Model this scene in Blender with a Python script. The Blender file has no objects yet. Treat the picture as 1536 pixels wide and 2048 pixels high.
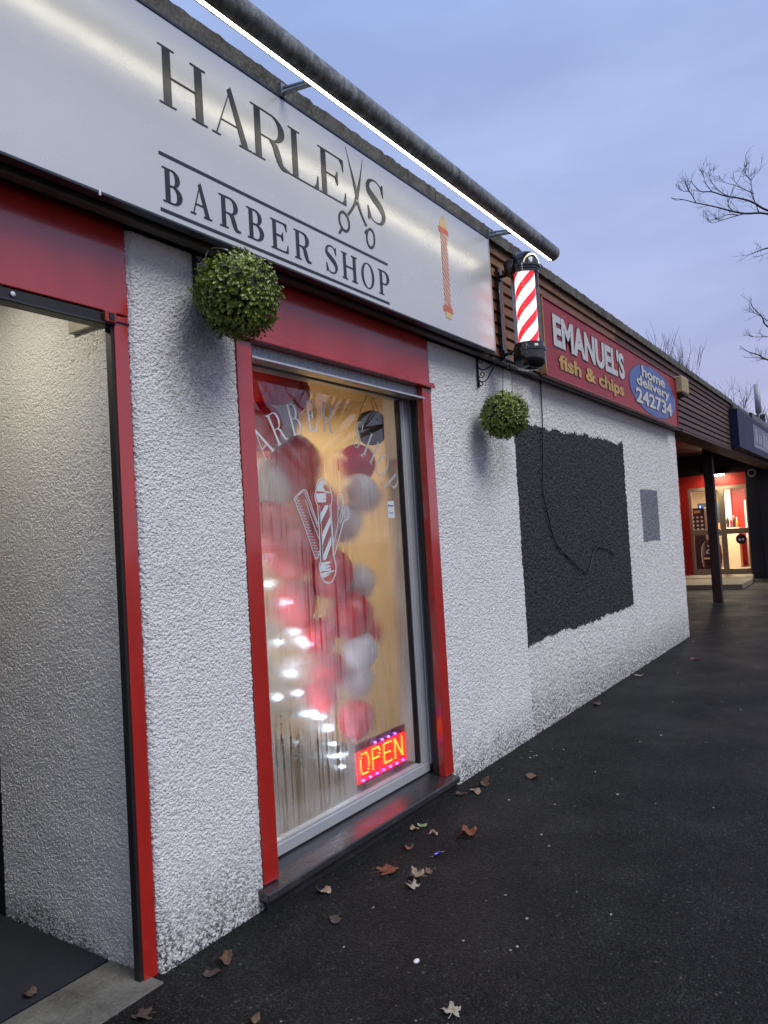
import bpy, math, random
import numpy as np
from mathutils import Vector, Matrix

random.seed(7)
rng = np.random.default_rng(7)
sc = bpy.context.scene
COL = sc.collection
R = math.radians

# ------------------------------------------------------------------ camera
YAW, PITCH, ROLL = R(33.783), R(2.128), R(-3.382)
CAM = Vector((0.0, -2.2575, 1.5))
fw = Vector((math.cos(YAW) * math.cos(PITCH), math.sin(YAW) * math.cos(PITCH), math.sin(PITCH)))
rt = fw.cross(Vector((0, 0, 1))).normalized()
up = rt.cross(fw)
rt, up = (math.cos(ROLL) * rt + math.sin(ROLL) * up, -math.sin(ROLL) * rt + math.cos(ROLL) * up)
cd = bpy.data.cameras.new("camera")
cam = bpy.data.objects.new("camera", cd)
COL.objects.link(cam)
m = Matrix((rt, up, -fw)).transposed().to_4x4()
m.translation = CAM
cam.matrix_world = m
cd.sensor_fit = 'VERTICAL'
cd.sensor_height = 36.0
cd.sensor_width = 27.0
cd.lens = 36.0 * 1500.0 / 2048.0
cd.clip_start = 0.05
cd.clip_end = 2000
sc.camera = cam

# ------------------------------------------------------------------ world: overcast dusk sky
SUN_AZ, SUN_EL = R(-92), R(50)        # azimuth from +x towards +y
wd = bpy.data.worlds.new("World")
sc.world = wd
wd.use_nodes = True
nt = wd.node_tree
nt.nodes.clear()
wo = nt.nodes.new('ShaderNodeOutputWorld')
bg = nt.nodes.new('ShaderNodeBackground')
bg.inputs['Strength'].default_value = 0.1
sky = nt.nodes.new('ShaderNodeTexSky')
sky.sky_type = 'NISHITA'
sky.sun_disc = False
sky.sun_elevation = R(4)
sky.sun_rotation = R(90) - SUN_AZ
tc = nt.nodes.new('ShaderNodeTexCoord')
sep = nt.nodes.new('ShaderNodeSeparateXYZ')
nt.links.new(tc.outputs['Generated'], sep.inputs[0])
mapn = nt.nodes.new('ShaderNodeMapping')
mapn.inputs['Scale'].default_value = (1.0, 1.0, 3.2)
nt.links.new(tc.outputs['Generated'], mapn.inputs[0])
noi = nt.nodes.new('ShaderNodeTexNoise')
noi.inputs['Scale'].default_value = 2.6
noi.inputs['Detail'].default_value = 5
noi.inputs['Roughness'].default_value = 0.5
nt.links.new(mapn.outputs[0], noi.inputs[0])
ramp = nt.nodes.new('ShaderNodeValToRGB')
els = ramp.color_ramp.elements
els[0].position = 0.0
els[0].color = (0.52, 0.46, 0.61, 1)
els[1].position = 0.62
els[1].color = (0.32, 0.41, 0.735, 1)
e = els.new(0.16)
e.color = (0.415, 0.425, 0.675, 1)
e = els.new(0.34)
e.color = (0.365, 0.415, 0.70, 1)
nt.links.new(sep.outputs['Z'], ramp.inputs[0])
cl = nt.nodes.new('ShaderNodeValToRGB')
cl.color_ramp.elements[0].position = 0.36
cl.color_ramp.elements[0].color = (0.87, 0.86, 0.90, 1)
cl.color_ramp.elements[1].position = 0.64
cl.color_ramp.elements[1].color = (1.08, 1.06, 1.05, 1)
nt.links.new(noi.outputs['Fac'], cl.inputs[0])
mul = nt.nodes.new('ShaderNodeMixRGB')
mul.blend_type = 'MULTIPLY'
mul.inputs[0].default_value = 1.0
nt.links.new(ramp.outputs[0], mul.inputs[1])
nt.links.new(cl.outputs[0], mul.inputs[2])
sc10 = nt.nodes.new('ShaderNodeMixRGB')
sc10.blend_type = 'MULTIPLY'
sc10.inputs[0].default_value = 1.0
sc10.inputs[2].default_value = (8.5, 8.95, 8.5, 1)
nt.links.new(mul.outputs[0], sc10.inputs[1])
mix = nt.nodes.new('ShaderNodeMixRGB')
mix.inputs[0].default_value = 0.93
nt.links.new(sky.outputs[0], mix.inputs[1])
nt.links.new(sc10.outputs[0], mix.inputs[2])
nt.links.new(mix.outputs[0], bg.inputs['Color'])
nt.links.new(bg.outputs[0], wo.inputs[0])

# ------------------------------------------------------------------ sun: the brighter side of the overcast
sd = bpy.data.lights.new("sun", 'SUN')
sd.energy = 1.5
sd.angle = R(32)
sd.color = (1.0, 0.98, 0.92)
sun = bpy.data.objects.new("sun", sd)
COL.objects.link(sun)
sv = Vector((math.cos(SUN_EL) * math.cos(SUN_AZ), math.cos(SUN_EL) * math.sin(SUN_AZ), math.sin(SUN_EL)))
sun.rotation_euler = sv.to_track_quat('Z', 'Y').to_euler()

vs = sc.view_settings
vs.view_transform = 'Standard'
vs.look = 'None'
vs.exposure = 0.54
vs.gamma = 1.0
vs.use_curve_mapping = False
sc.cycles.use_denoising = True
sc.cycles.max_bounces = 9
sc.cycles.transmission_bounces = 7
sc.cycles.glossy_bounces = 3
sc.cycles.diffuse_bounces = 3
sc.cycles.sample_clamp_indirect = 12.0
sc.cycles.transparent_max_bounces = 12


# ------------------------------------------------------------------ materials
MATS = {}


class NT:
    """tiny node helper"""
    def __init__(self, name):
        self.m = bpy.data.materials.new(name)
        self.m.use_nodes = True
        self.t = self.m.node_tree
        self.t.nodes.clear()
        self.o = self.t.nodes.new('ShaderNodeOutputMaterial')

    def n(self, typ, ins=None, **kw):
        nd = self.t.nodes.new(typ)
        for k, v in kw.items():
            setattr(nd, k, v)
        for k, v in (ins or {}).items():
            if hasattr(v, 'is_output') or isinstance(v, bpy.types.NodeSocket):
                self.t.links.new(v, nd.inputs[k])
            else:
                nd.inputs[k].default_value = v
        return nd

    def coords(self, scale=(1, 1, 1), loc=(0, 0, 0), rot=(0, 0, 0)):
        t = self.n('ShaderNodeTexCoord')
        return self.n('ShaderNodeMapping', {0: t.outputs['Object'], 'Scale': scale, 'Location': loc, 'Rotation': rot}).outputs[0]

    def noise(self, v, scale, detail=4, rough=0.55, dist=0.0):
        return self.n('ShaderNodeTexNoise', {'Vector': v, 'Scale': scale, 'Detail': detail, 'Roughness': rough, 'Distortion': dist}).outputs['Fac']

    def math(self, op, a, b=0.0, clamp=False):
        nd = self.n('ShaderNodeMath', {0: a, 1: b}, operation=op)
        nd.use_clamp = clamp
        return nd.outputs[0]

    def ramp(self, f, stops):
        nd = self.n('ShaderNodeValToRGB', {0: f})
        el = nd.color_ramp.elements
        while len(el) < len(stops):
            el.new(0.5)
        for e, (p, c) in zip(el, stops):
            e.position = p
            e.color = c if len(c) == 4 else (*c, 1)
        return nd.outputs[0]

    def smooth(self, f, a, b):
        nd = self.n('ShaderNodeMapRange', {0: f, 1: a, 2: b, 3: 0.0, 4: 1.0}, interpolation_type='SMOOTHSTEP')
        return nd.outputs[0]

    def mix(self, f, a, b, mode='MIX'):
        return self.n('ShaderNodeMixRGB', {0: f, 1: a, 2: b}, blend_type=mode).outputs[0]

    def bump(self, h, strength, dist=0.01):
        return self.n('ShaderNodeBump', {'Height': h, 'Strength': strength, 'Distance': dist}).outputs[0]

    def bsdf(self, **k):
        nd = self.n('ShaderNodeBsdfPrincipled')
        names = {'col': 'Base Color', 'rough': 'Roughness', 'metal': 'Metallic', 'normal': 'Normal', 'spec': 'Specular IOR Level',
                 'coat': 'Coat Weight', 'coatr': 'Coat Roughness', 'trans': 'Transmission Weight', 'ior': 'IOR', 'alpha': 'Alpha',
                 'ecol': 'Emission Color', 'estr': 'Emission Strength', 'sss': 'Subsurface Weight'}
        for kk, v in k.items():
            s = nd.inputs[names[kk]]
            if isinstance(v, bpy.types.NodeSocket):
                self.t.links.new(v, s)
            elif isinstance(v, tuple) and len(v) == 3:
                s.default_value = (*v, 1)
            else:
                s.default_value = v
        return nd.outputs[0]

    def out(self, s):
        self.t.links.new(s, self.o.inputs['Surface'])
        return self.m


def c4(c):
    return (*c, 1)


def mat_plain(name, col, rough=0.5, var=0.12, scale=30, bump=0.05, bscale=150, **k):
    if name in MATS:
        return MATS[name]
    n = NT(name)
    v = n.coords()
    f = n.noise(v, scale, 5)
    a = tuple(max(0, x * (1 - var)) for x in col)
    b = tuple(min(1, x * (1 + var)) for x in col)
    colr = n.ramp(f, [(0.3, a), (0.7, b)])
    bm = n.bump(n.noise(v, bscale, 3), bump, 0.004)
    rr = n.math('ADD', n.math('MULTIPLY', n.noise(v, scale * 0.7, 3), 0.2), rough - 0.1)
    MATS[name] = n.out(n.bsdf(col=colr, rough=rr, normal=bm, **k))
    return MATS[name]


def mat_emit(name, col, strength):
    if name in MATS:
        return MATS[name]
    n = NT(name)
    MATS[name] = n.out(n.n('ShaderNodeEmission', {'Color': c4(col), 'Strength': strength}).outputs[0])
    return MATS[name]


def mat_render(name, white, patches=(), coarse=1.0, base_dirt=0.25, dark_blots=(), pits=0.32):
    """painted pebble-dash; patches are areas overpainted in another colour with brushed edges (x0,x1,z0,z1,colour)"""
    n = NT(name)
    v = n.coords()
    t = n.n('ShaderNodeTexCoord').outputs['Object']
    s = n.n('ShaderNodeSeparateXYZ', {0: t})
    x, z = s.outputs['X'], s.outputs['Z']
    big = n.noise(v, 2.2, 5)
    fine = n.noise(v, 210 * coarse, 3, 0.6)
    mid = n.noise(v, 45, 4)
    col = n.ramp(big, [(0.3, tuple(c * 0.93 for c in white)), (0.7, white)])
    # paint edges
    jx = n.math('MULTIPLY', n.math('SUBTRACT', n.noise(v, 26, 5), 0.5), 0.09)
    jz = n.math('ADD', n.math('MULTIPLY', n.math('SUBTRACT', n.noise(v, 38, 4, 0.6), 0.5), 0.10), n.math('MULTIPLY', n.math('SUBTRACT', n.noise(v, 4, 3, 0.5), 0.5), 0.14))
    for (x0, x1, z0, z1, pc, slope, jit) in patches:
        xx = n.math('ADD', x, n.math('MULTIPLY', jx, 0.35 * jit))
        zz = n.math('ADD', z, n.math('MULTIPLY', jz, jit))
        top = n.math('ADD', z1, n.math('MULTIPLY', n.math('SUBTRACT', x, x0), slope))
        mk = n.math('MULTIPLY', n.math('GREATER_THAN', xx, x0), n.math('LESS_THAN', xx, x1))
        mk = n.math('MULTIPLY', mk, n.math('GREATER_THAN', zz, z0))
        mk = n.math('MULTIPLY', mk, n.math('LESS_THAN', n.math('SUBTRACT', zz, top), 0.0))
        pcol = n.ramp(n.noise(v, 14, 5), [(0.3, tuple(c * 0.8 for c in pc)), (0.7, tuple(c * 1.2 for c in pc))])
        bare = n.math('MULTIPLY', n.smooth(n.noise(v, 70, 3, 0.7), 0.64, 0.72), 0.35)
        col = n.mix(n.math('MULTIPLY', mk, n.math('SUBTRACT', 1.0, bare)), col, pcol)
    # rain-splash grime at the foot, broken into specks
    foot = n.smooth(n.math('ADD', z, n.math('MULTIPLY', n.math('SUBTRACT', n.noise(v, 6, 4), 0.5), 0.35)), base_dirt, -0.06)
    speck = n.smooth(n.noise(v, 62, 4, 0.65), 0.53, 0.44)
    col = n.mix(n.math('MULTIPLY', foot, n.math('ADD', n.math('MULTIPLY', speck, 0.80), 0.16)), col, c4((0.05, 0.048, 0.04)))
    # random dark flecks, the shade of small pits painted into the colour
    pit = n.smooth(n.noise(v, 95 * coarse, 2, 0.5), 0.36, 0.27)
    col = n.mix(n.math('MULTIPLY', pit, pits), col, c4((0.16, 0.15, 0.13)))
    for (sx, sz, rx, rz, amt) in dark_blots:  # darker ovals in the colour, mainly painted shadow below the topiary balls
        dx = n.math('DIVIDE', n.math('SUBTRACT', x, sx), rx)
        dz = n.math('DIVIDE', n.math('SUBTRACT', z, sz), rz)
        d = n.math('ADD', n.math('MULTIPLY', dx, dx), n.math('MULTIPLY', dz, dz))
        mk = n.math('MULTIPLY', n.smooth(d, 1.0, 0.0), n.math('MULTIPLY', n.smooth(mid, 0.35, 0.6), amt))
        col = n.mix(mk, col, c4((0.17, 0.15, 0.08)))
    vo = n.n('ShaderNodeTexVoronoi', {'Vector': v, 'Scale': 135.0 * coarse}).outputs['Distance']
    h = n.math('ADD', n.math('MULTIPLY', n.math('SUBTRACT', 1.0, vo), 1.6), n.math('ADD', n.math('MULTIPLY', fine, 0.8), n.math('MULTIPLY', n.noise(v, 420 * coarse, 2), 0.5)))
    return n.out(n.bsdf(col=col, rough=0.58, spec=0.4, normal=n.bump(h, 0.75, 0.005)))


M = {}


def make_materials():
    M['red'] = (lambda n: n.out(n.bsdf(
        col=n.ramp(n.noise(n.coords((1, 1, 0.35)), 9, 5), [(0.3, (0.35, 0.014, 0.009)), (0.75, (0.44, 0.020, 0.012))]),
        rough=n.math('ADD', n.math('MULTIPLY', n.noise(n.coords(), 14, 4), 0.16), 0.14), spec=0.8, coat=0.9, coatr=0.08,
        normal=n.bump(n.noise(n.coords((1, 1, 0.25)), 28, 3), 0.10, 0.004))))(NT('red_gloss_paint'))
    M['sign'] = (lambda n: n.out(n.bsdf(
        col=n.ramp(n.noise(n.coords(), 2.5, 3), [(0.3, (0.57, 0.575, 0.58)), (0.7, (0.61, 0.615, 0.615))]),
        rough=n.math('ADD', n.math('MULTIPLY', n.noise(n.coords((1, 1, 1)), 6, 5), 0.10), 0.215), metal=0.22, spec=0.6,
        normal=n.bump(n.noise(n.coords((1, 1, 1.0)), 7.0, 3), 0.10, 0.010))))(NT('satin_sign_panel'))
    M['black_vinyl'] = mat_plain('black_vinyl', (0.012, 0.013, 0.018), 0.34, bump=0.0, spec=0.55)
    M['trim'] = mat_plain('dark_metal_trim', (0.035, 0.045, 0.06), 0.4, metal=0.4)
    M['alu'] = mat_plain('aluminium', (0.52, 0.53, 0.55), 0.36, var=0.06, scale=8, metal=0.45)
    M['galv'] = (lambda n: n.out(n.bsdf(
        col=n.ramp(n.noise(n.coords((1, 1, 0.4)), 70, 5, 0.7), [(0.3, (0.18, 0.20, 0.22)), (0.7, (0.36, 0.39, 0.41))]),
        rough=0.45, metal=0.7, normal=n.bump(n.noise(n.coords(), 120, 3), 0.1, 0.003))))(NT('galvanised_steel'))
    M['black'] = mat_plain('black_gloss', (0.008, 0.008, 0.009), 0.16, bump=0.02, coat=0.6)
    M['black_matt'] = mat_plain('black_matt', (0.010, 0.010, 0.011), 0.5)
    M['iron'] = mat_plain('black_iron', (0.012, 0.012, 0.014), 0.45, bump=0.2, metal=0.3)
    M['tube'] = (lambda n: n.out(n.bsdf(
        col=n.ramp(n.math('ADD', n.math('MULTIPLY', n.noise(n.coords((2.5, 1, 1)), 7, 6, 0.75), 0.6), n.math('MULTIPLY', n.noise(n.coords(), 45, 4, 0.7), 0.4)),
                   [(0.36, (0.055, 0.058, 0.048)), (0.50, (0.18, 0.185, 0.17)), (0.66, (0.40, 0.41, 0.40))]),
        rough=0.42, metal=0.35, normal=n.bump(n.noise(n.coords(), 80, 3), 0.15, 0.003))))(NT('weathered_lamp_cover'))
    M['felt'] = (lambda n: n.out(n.bsdf(
        col=n.ramp(n.math('ADD', n.math('MULTIPLY', n.noise(n.coords(), 6, 6, 0.7), 0.55), n.math('MULTIPLY', n.noise(n.coords(), 55, 4, 0.7), 0.45)),
                   [(0.36, (0.025, 0.024, 0.018)), (0.5, (0.085, 0.08, 0.065)), (0.66, (0.20, 0.19, 0.17))]),
        rough=0.85, normal=n.bump(n.noise(n.coords(), 60, 5, 0.7), 0.6, 0.01))))(NT('mossy_roof_felt'))

    def wood(name, a, b):
        n = NT(name)
        inf = n.n('ShaderNodeObjectInfo')
        off = n.n('ShaderNodeCombineXYZ', {0: n.math('MULTIPLY', inf.outputs['Random'], 31.0), 1: 0.0, 2: n.math('MULTIPLY', inf.outputs['Random'], 7.0)})
        v = n.n('ShaderNodeVectorMath', {0: n.coords((0.12, 1, 1)), 1: off.outputs[0]}, operation='ADD').outputs[0]
        g = n.math('ADD', n.math('MULTIPLY', n.noise(v, 34, 6, 0.65, 0.6), 0.7), n.math('MULTIPLY', n.noise(v, 5, 3), 0.3))
        col = n.ramp(g, [(0.32, a), (0.68, b)])
        col = n.mix(1.0, col, n.ramp(inf.outputs['Random'], [(0, (0.72, 0.72, 0.74)), (1, (1.25, 1.2, 1.15))]), 'MULTIPLY')
        return n.out(n.bsdf(col=col, rough=0.62, normal=n.bump(g, 0.35, 0.006)))
    M['brown'] = wood('brown_stained_timber', (0.040, 0.020, 0.014), (0.105, 0.056, 0.036))
    M['brown_lit'] = wood('lamplit_brown_timber', (0.10, 0.048, 0.020), (0.24, 0.13, 0.06))  # brown timber in a lighter, warmer copy: lamp glow painted into the colour
    M['tan'] = wood('bare_timber_trim', (0.20, 0.12, 0.05), (0.38, 0.25, 0.12))
    M['post'] = wood('dark_post_timber', (0.022, 0.012, 0.009), (0.06, 0.03, 0.022))
    M['batten'] = wood('grey_batten_timber', (0.05, 0.045, 0.04), (0.15, 0.135, 0.12))

    # asphalt
    n = NT('damp_asphalt')
    v = n.coords()
    agg = n.n('ShaderNodeTexVoronoi', {'Vector': v, 'Scale': 120.0})
    fine = n.noise(v, 180, 4, 0.7)
    col = n.ramp(n.math('ADD', n.math('MULTIPLY', fine, 0.6), n.math('MULTIPLY', n.noise(v, 3, 5), 0.4)),
                 [(0.3, (0.007, 0.007, 0.007)), (0.52, (0.016, 0.016, 0.0155)), (0.72, (0.046, 0.045, 0.043))])
    ag2 = n.n('ShaderNodeTexVoronoi', {'Vector': v, 'Scale': 230.0})
    cellv = n.math('MULTIPLY', n.n('ShaderNodeSeparateColor', {0: agg.outputs['Color']}).outputs[1], n.n('ShaderNodeSeparateColor', {0: ag2.outputs['Color']}).outputs[1])
    col = n.mix(1.0, col, n.ramp(cellv, [(0.0, (0.45,) * 3), (0.35, (1.0,) * 3), (0.8, (2.9, 2.85, 2.75))]), 'MULTIPLY')
    sp = n.math('GREATER_THAN', n.n('ShaderNodeSeparateColor', {0: agg.outputs['Color']}).outputs[0], 0.994)
    col = n.mix(n.math('MULTIPLY', sp, 0.5), col, c4((0.16, 0.155, 0.14)))
    h = n.math('ADD', n.math('MULTIPLY', n.math('SUBTRACT', 1.0, agg.outputs['Distance']), 0.9), n.math('ADD', n.math('MULTIPLY', ag2.outputs['Distance'], -0.6), n.math('ADD', n.math('MULTIPLY', fine, 0.7), n.math('MULTIPLY', n.noise(v, 24, 3), 0.8))))
    rg = n.ramp(n.noise(v, 1.3, 5), [(0.35, (0.44,) * 3), (0.7, (0.66,) * 3)])
    M['asphalt'] = n.out(n.bsdf(col=col, rough=rg, spec=0.13, normal=n.bump(h, 0.85, 0.010)))

    M['concrete'] = (lambda n: n.out(n.bsdf(
        col=n.ramp(n.math('ADD', n.math('MULTIPLY', n.noise(n.coords(), 5, 6, 0.65), 0.7), n.math('MULTIPLY', n.noise(n.coords(), 90, 3), 0.3)),
                   [(0.33, (0.035, 0.032, 0.027)), (0.5, (0.10, 0.096, 0.085)), (0.7, (0.19, 0.185, 0.17))]),
        rough=0.75, normal=n.bump(n.noise(n.coords(), 70, 4), 0.3, 0.005))))(NT('stained_concrete'))
    M['sill'] = (lambda n: n.out(n.bsdf(
        col=n.mix(n.math('MULTIPLY', n.math('GREATER_THAN', n.noise(n.coords(), 60, 4, 0.7), 0.70), 0.6),
                  n.ramp(n.noise(n.coords((0.6, 1, 1)), 12, 6, 0.7), [(0.3, (0.012, 0.012, 0.014)), (0.7, (0.042, 0.040, 0.042))]), c4((0.2, 0.19, 0.17))),
        rough=n.ramp(n.noise(n.coords(), 10, 5), [(0.3, (0.10,) * 3), (0.7, (0.28,) * 3)]),
        spec=0.9, normal=n.bump(n.noise(n.coords((0.5, 1, 1)), 40, 5, 0.7), 0.35, 0.006))))(NT('black_painted_sill'))
    M['mat'] = mat_plain('entrance_mat', (0.007, 0.009, 0.014), 0.9, bump=0.6, bscale=400)
    M['navy'] = mat_plain('navy_wall_paint', (0.012, 0.016, 0.026), 0.5, bump=0.1)
    M['navy_sign'] = mat_plain('faded_blue_sign', (0.010, 0.019, 0.052), 0.55, var=0.2, scale=3, spec=0.25)
    M['pale'] = mat_plain('faded_white_print', (0.28, 0.30, 0.36), 0.5)
    M['red_wall'] = mat_plain('red_wall_paint', (0.36, 0.018, 0.014), 0.45)
    M['soffit'] = mat_plain('dark_soffit', (0.016, 0.012, 0.012), 0.4)
    M['cream'] = mat_plain('cream_wall', (0.62, 0.52, 0.36), 0.6, var=0.04)
    M['yellow_wall'] = mat_plain('warm_yellow_wall', (0.68, 0.50, 0.24), 0.55, var=0.04, scale=3)
    M['ceiling'] = mat_plain('warm_ceiling', (0.60, 0.44, 0.22), 0.6, var=0.03)
    M['tile'] = mat_plain('pale_floor_tile', (0.40, 0.35, 0.28), 0.35)
    M['shop_floor'] = mat_plain('brown_shop_floor', (0.05, 0.04, 0.03), 0.4)
    M['white'] = mat_plain('white_plastic', (0.66, 0.67, 0.68), 0.4, var=0.03)
    M['decal'] = mat_plain('white_window_vinyl', (0.62, 0.66, 0.68), 0.45, var=0.02, bump=0.0)
    M['decal_pale'] = mat_plain('frosted_window_vinyl', (0.40, 0.42, 0.43), 0.5, var=0.02, bump=0.0)
    M['beige'] = mat_plain('beige_box_plastic', (0.50, 0.42, 0.22), 0.5)
    M['plate'] = mat_plain('grubby_cream_plate', (0.34, 0.32, 0.24), 0.55, var=0.25, scale=12)
    M['em_red'] = (lambda n: n.out(n.bsdf(
        col=n.ramp(n.noise(n.coords(), 5, 6, 0.6), [(0.3, (0.23, 0.018, 0.018)), (0.7, (0.33, 0.026, 0.024))]),
        rough=0.42, spec=0.3, normal=n.bump(n.noise(n.coords((1, 1, 2)), 9, 3), 0.12, 0.006))))(NT('marbled_red_sign'))
    M['em_rim'] = mat_plain('red_sign_rim', (0.30, 0.035, 0.030), 0.35)
    M['em_white'] = mat_plain('chip_sign_white', (0.50, 0.49, 0.47), 0.4, var=0.1, scale=20)
    M['em_yellow'] = mat_plain('chip_sign_yellow', (0.45, 0.25, 0.045), 0.4, var=0.2, scale=10)
    M['em_dark'] = mat_plain('chip_sign_outline', (0.030, 0.010, 0.010), 0.4)
    M['em_blue'] = mat_plain('chip_sign_blue', (0.030, 0.075, 0.27), 0.32, var=0.15, scale=6)
    M['sign_orange'] = mat_plain('printed_orange', (0.55, 0.13, 0.075), 0.35, bump=0)
    M['sign_yellow'] = mat_plain('printed_pale_yellow', (0.58, 0.44, 0.20), 0.35, bump=0)
    M['balloon_red'] = mat_plain('red_balloon_latex', (0.58, 0.005, 0.009), 0.22, var=0.03, bump=0, sss=0.0)
    M['balloon_white'] = mat_plain('white_balloon_latex', (0.66, 0.62, 0.62), 0.28, var=0.03, bump=0)
    M['needles'] = mat_plain('green_needles', (0.035, 0.065, 0.040), 0.6, var=0.5, scale=60)
    M['bark'] = mat_plain('grey_brown_bark', (0.035, 0.030, 0.030), 0.8, var=0.3)
    M['wicker'] = mat_plain('dark_wicker', (0.035, 0.028, 0.016), 0.7, var=0.5, scale=90, bump=0.8, bscale=120)
    M['box_leaf'] = (lambda n: n.out(n.bsdf(
        col=n.mix(1.0, n.ramp(n.noise(n.coords(), 70, 3), [(0.3, (0.075, 0.115, 0.010)), (0.5, (0.165, 0.23, 0.024)), (0.72, (0.33, 0.40, 0.07))]),
                  n.ramp(n.noise(n.coords(), 9, 2), [(0.3, (0.75, 0.8, 0.8)), (0.7, (1.15, 1.1, 1.0))]), 'MULTIPLY'),
        rough=0.30, spec=0.6)))(NT('boxwood_leaf'))
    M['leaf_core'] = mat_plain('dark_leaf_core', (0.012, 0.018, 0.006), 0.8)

    # barber pole stripe (lit from inside): helix in object space
    n = NT('lit_barber_stripes')
    t = n.n('ShaderNodeTexCoord').outputs['Object']
    s = n.n('ShaderNodeSeparateXYZ', {0: t})
    ang = n.math('DIVIDE', n.math('ARCTAN2', s.outputs['Y'], s.outputs['X']), 2 * math.pi)
    ph = n.math('FRACT', n.math('ADD', n.math('SUBTRACT', n.math('DIVIDE', s.outputs['Z'], 0.148), n.math('MULTIPLY', ang, 3.0)), 10.298))
    mk = n.math('LESS_THAN', ph, 0.43)
    col = n.mix(mk, c4((0.95, 0.95, 0.97)), c4((0.80, 0.010, 0.016)))
    M['stripes'] = n.out(n.bsdf(col=col, rough=0.3, ecol=col, estr=0.85))

    n = NT('clear_plastic')
    fr = n.n('ShaderNodeFresnel', {'IOR': 1.45}).outputs[0]
    M['clear'] = n.out(n.n('ShaderNodeMixShader', {0: n.math('ADD', n.math('MULTIPLY', fr, 0.75), 0.04), 1: n.n('ShaderNodeBsdfTransparent', {'Color': (0.93, 0.94, 0.95, 1)}).outputs[0],
                                              2: n.n('ShaderNodeBsdfGlossy', {'Roughness': 0.06}).outputs[0]}).outputs[0])
    n = NT('clear_door_glass')
    M['door_glass'] = n.out(n.n('ShaderNodeMixShader', {0: 0.06, 1: n.n('ShaderNodeBsdfTransparent').outputs[0], 2: n.n('ShaderNodeBsdfGlossy', {'Roughness': 0.02}).outputs[0]}).outputs[0])

    # steamed-up shop window: outer face clear glass, inner face carries the condensation
    n = NT('window_glass_outer')
    M['glass_outer'] = n.out(n.n('ShaderNodeBsdfGlass', {'Roughness': 0.0, 'IOR': 1.48, 'Color': (0.98, 0.99, 0.99, 1)}).outputs[0])
    n = NT('window_condensation')
    v = n.coords()
    t = n.n('ShaderNodeTexCoord').outputs['Object']
    s = n.n('ShaderNodeSeparateXYZ', {0: t})
    z, x = s.outputs['Z'], s.outputs['X']
    wob = n.math('MULTIPLY', n.math('SUBTRACT', n.noise(v, 5.0, 4), 0.5), 0.55)
    # fog climbs to about 2.05 m and a little lower on the right
    lvl = n.math('ADD', n.math('ADD', z, wob), n.math('MULTIPLY', n.math('SUBTRACT', x, 3.05), 0.18))
    fog = n.smooth(lvl, 2.12, 1.86)
    drip = n.noise(n.coords((75, 1, 1.1)), 1.0, 3, 0.6)
    drip2 = n.noise(n.coords((210, 1, 3.0), loc=(3, 0, 1)), 1.0, 2, 0.5)
    zone = n.smooth(n.noise(n.coords((3.0, 1, 1.6), loc=(5, 0, 2)), 1.0, 3), 0.36, 0.50)
    runs = n.math('MAXIMUM', n.math('MULTIPLY', n.smooth(drip, 0.53, 0.585), zone), n.math('MULTIPLY', n.smooth(drip2, 0.56, 0.63), n.smooth(z, 1.25, 0.40)))
    clear = n.math('MULTIPLY', runs, n.smooth(z, 2.3, 1.9))
    fogm = n.math('MULTIPLY', fog, n.math('SUBTRACT', 1.0, n.math('MULTIPLY', clear, 0.92)), True)
    rg = n.math('MULTIPLY', fogm, n.math('ADD', 0.10, n.math('MULTIPLY', n.noise(v, 7, 3), 0.24)))
    beads = n.noise(v, 330, 3, 0.6)
    nrm = n.bump(n.math('MULTIPLY', beads, fogm), 0.25, 0.002)
    gl = n.n('ShaderNodeBsdfGlass', {'Roughness': rg, 'IOR': 1.48, 'Color': (0.97, 0.97, 0.97, 1), 'Normal': nrm}).outputs[0]
    tr = n.n('ShaderNodeBsdfTranslucent', {'Color': (0.80, 0.80, 0.82, 1)}).outputs[0]
    df = n.n('ShaderNodeBsdfDiffuse', {'Color': (0.75, 0.76, 0.78, 1)}).outputs[0]
    veil = n.n('ShaderNodeMixShader', {0: 0.22, 1: tr, 2: df}).outputs[0]
    M['glass_inner'] = n.out(n.n('ShaderNodeMixShader', {0: n.math('MULTIPLY', fogm, n.math('ADD', 0.05, n.math('MULTIPLY', n.noise(v, 3.5, 4), 0.26))), 1: gl, 2: veil}).outputs[0])


make_materials()
M['tube_light'] = mat_emit('cool_white_led', (1.0, 0.94, 0.76), 9.5)
M['porch_light'] = mat_emit('warm_porch_lamp', (1.0, 0.94, 0.79), 120.0)
M['shop_light'] = mat_emit('warm_shop_lamp', (1.0, 0.85, 0.62), 44.0)
M['entry_light'] = mat_emit('warm_entry_lamp', (1.0, 0.85, 0.60), 60.0)
M['fairy'] = mat_emit('fairy_light_glow', (0.68, 0.80, 1.0), 105.0)
M['led_red'] = mat_emit('red_led_glow', (1.0, 0.24, 0.02), 13.0)
M['led_blue'] = mat_emit('blue_led_glow', (0.18, 0.08, 1.0), 12.0)
M['led_panel'] = mat_emit('red_backlit_panel', (1.0, 0.010, 0.010), 1.7)
M['neon_blue'] = mat_emit('blue_neon_glow', (0.05, 0.16, 1.0), 6.0)
M['purple'] = mat_emit('purple_strip_glow', (0.25, 0.06, 1.0), 1.2)

for k_ in ('led_red', 'led_blue', 'neon_blue', 'purple', 'stripes'):
    M[k_].cycles.emission_sampling = 'NONE'


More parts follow.
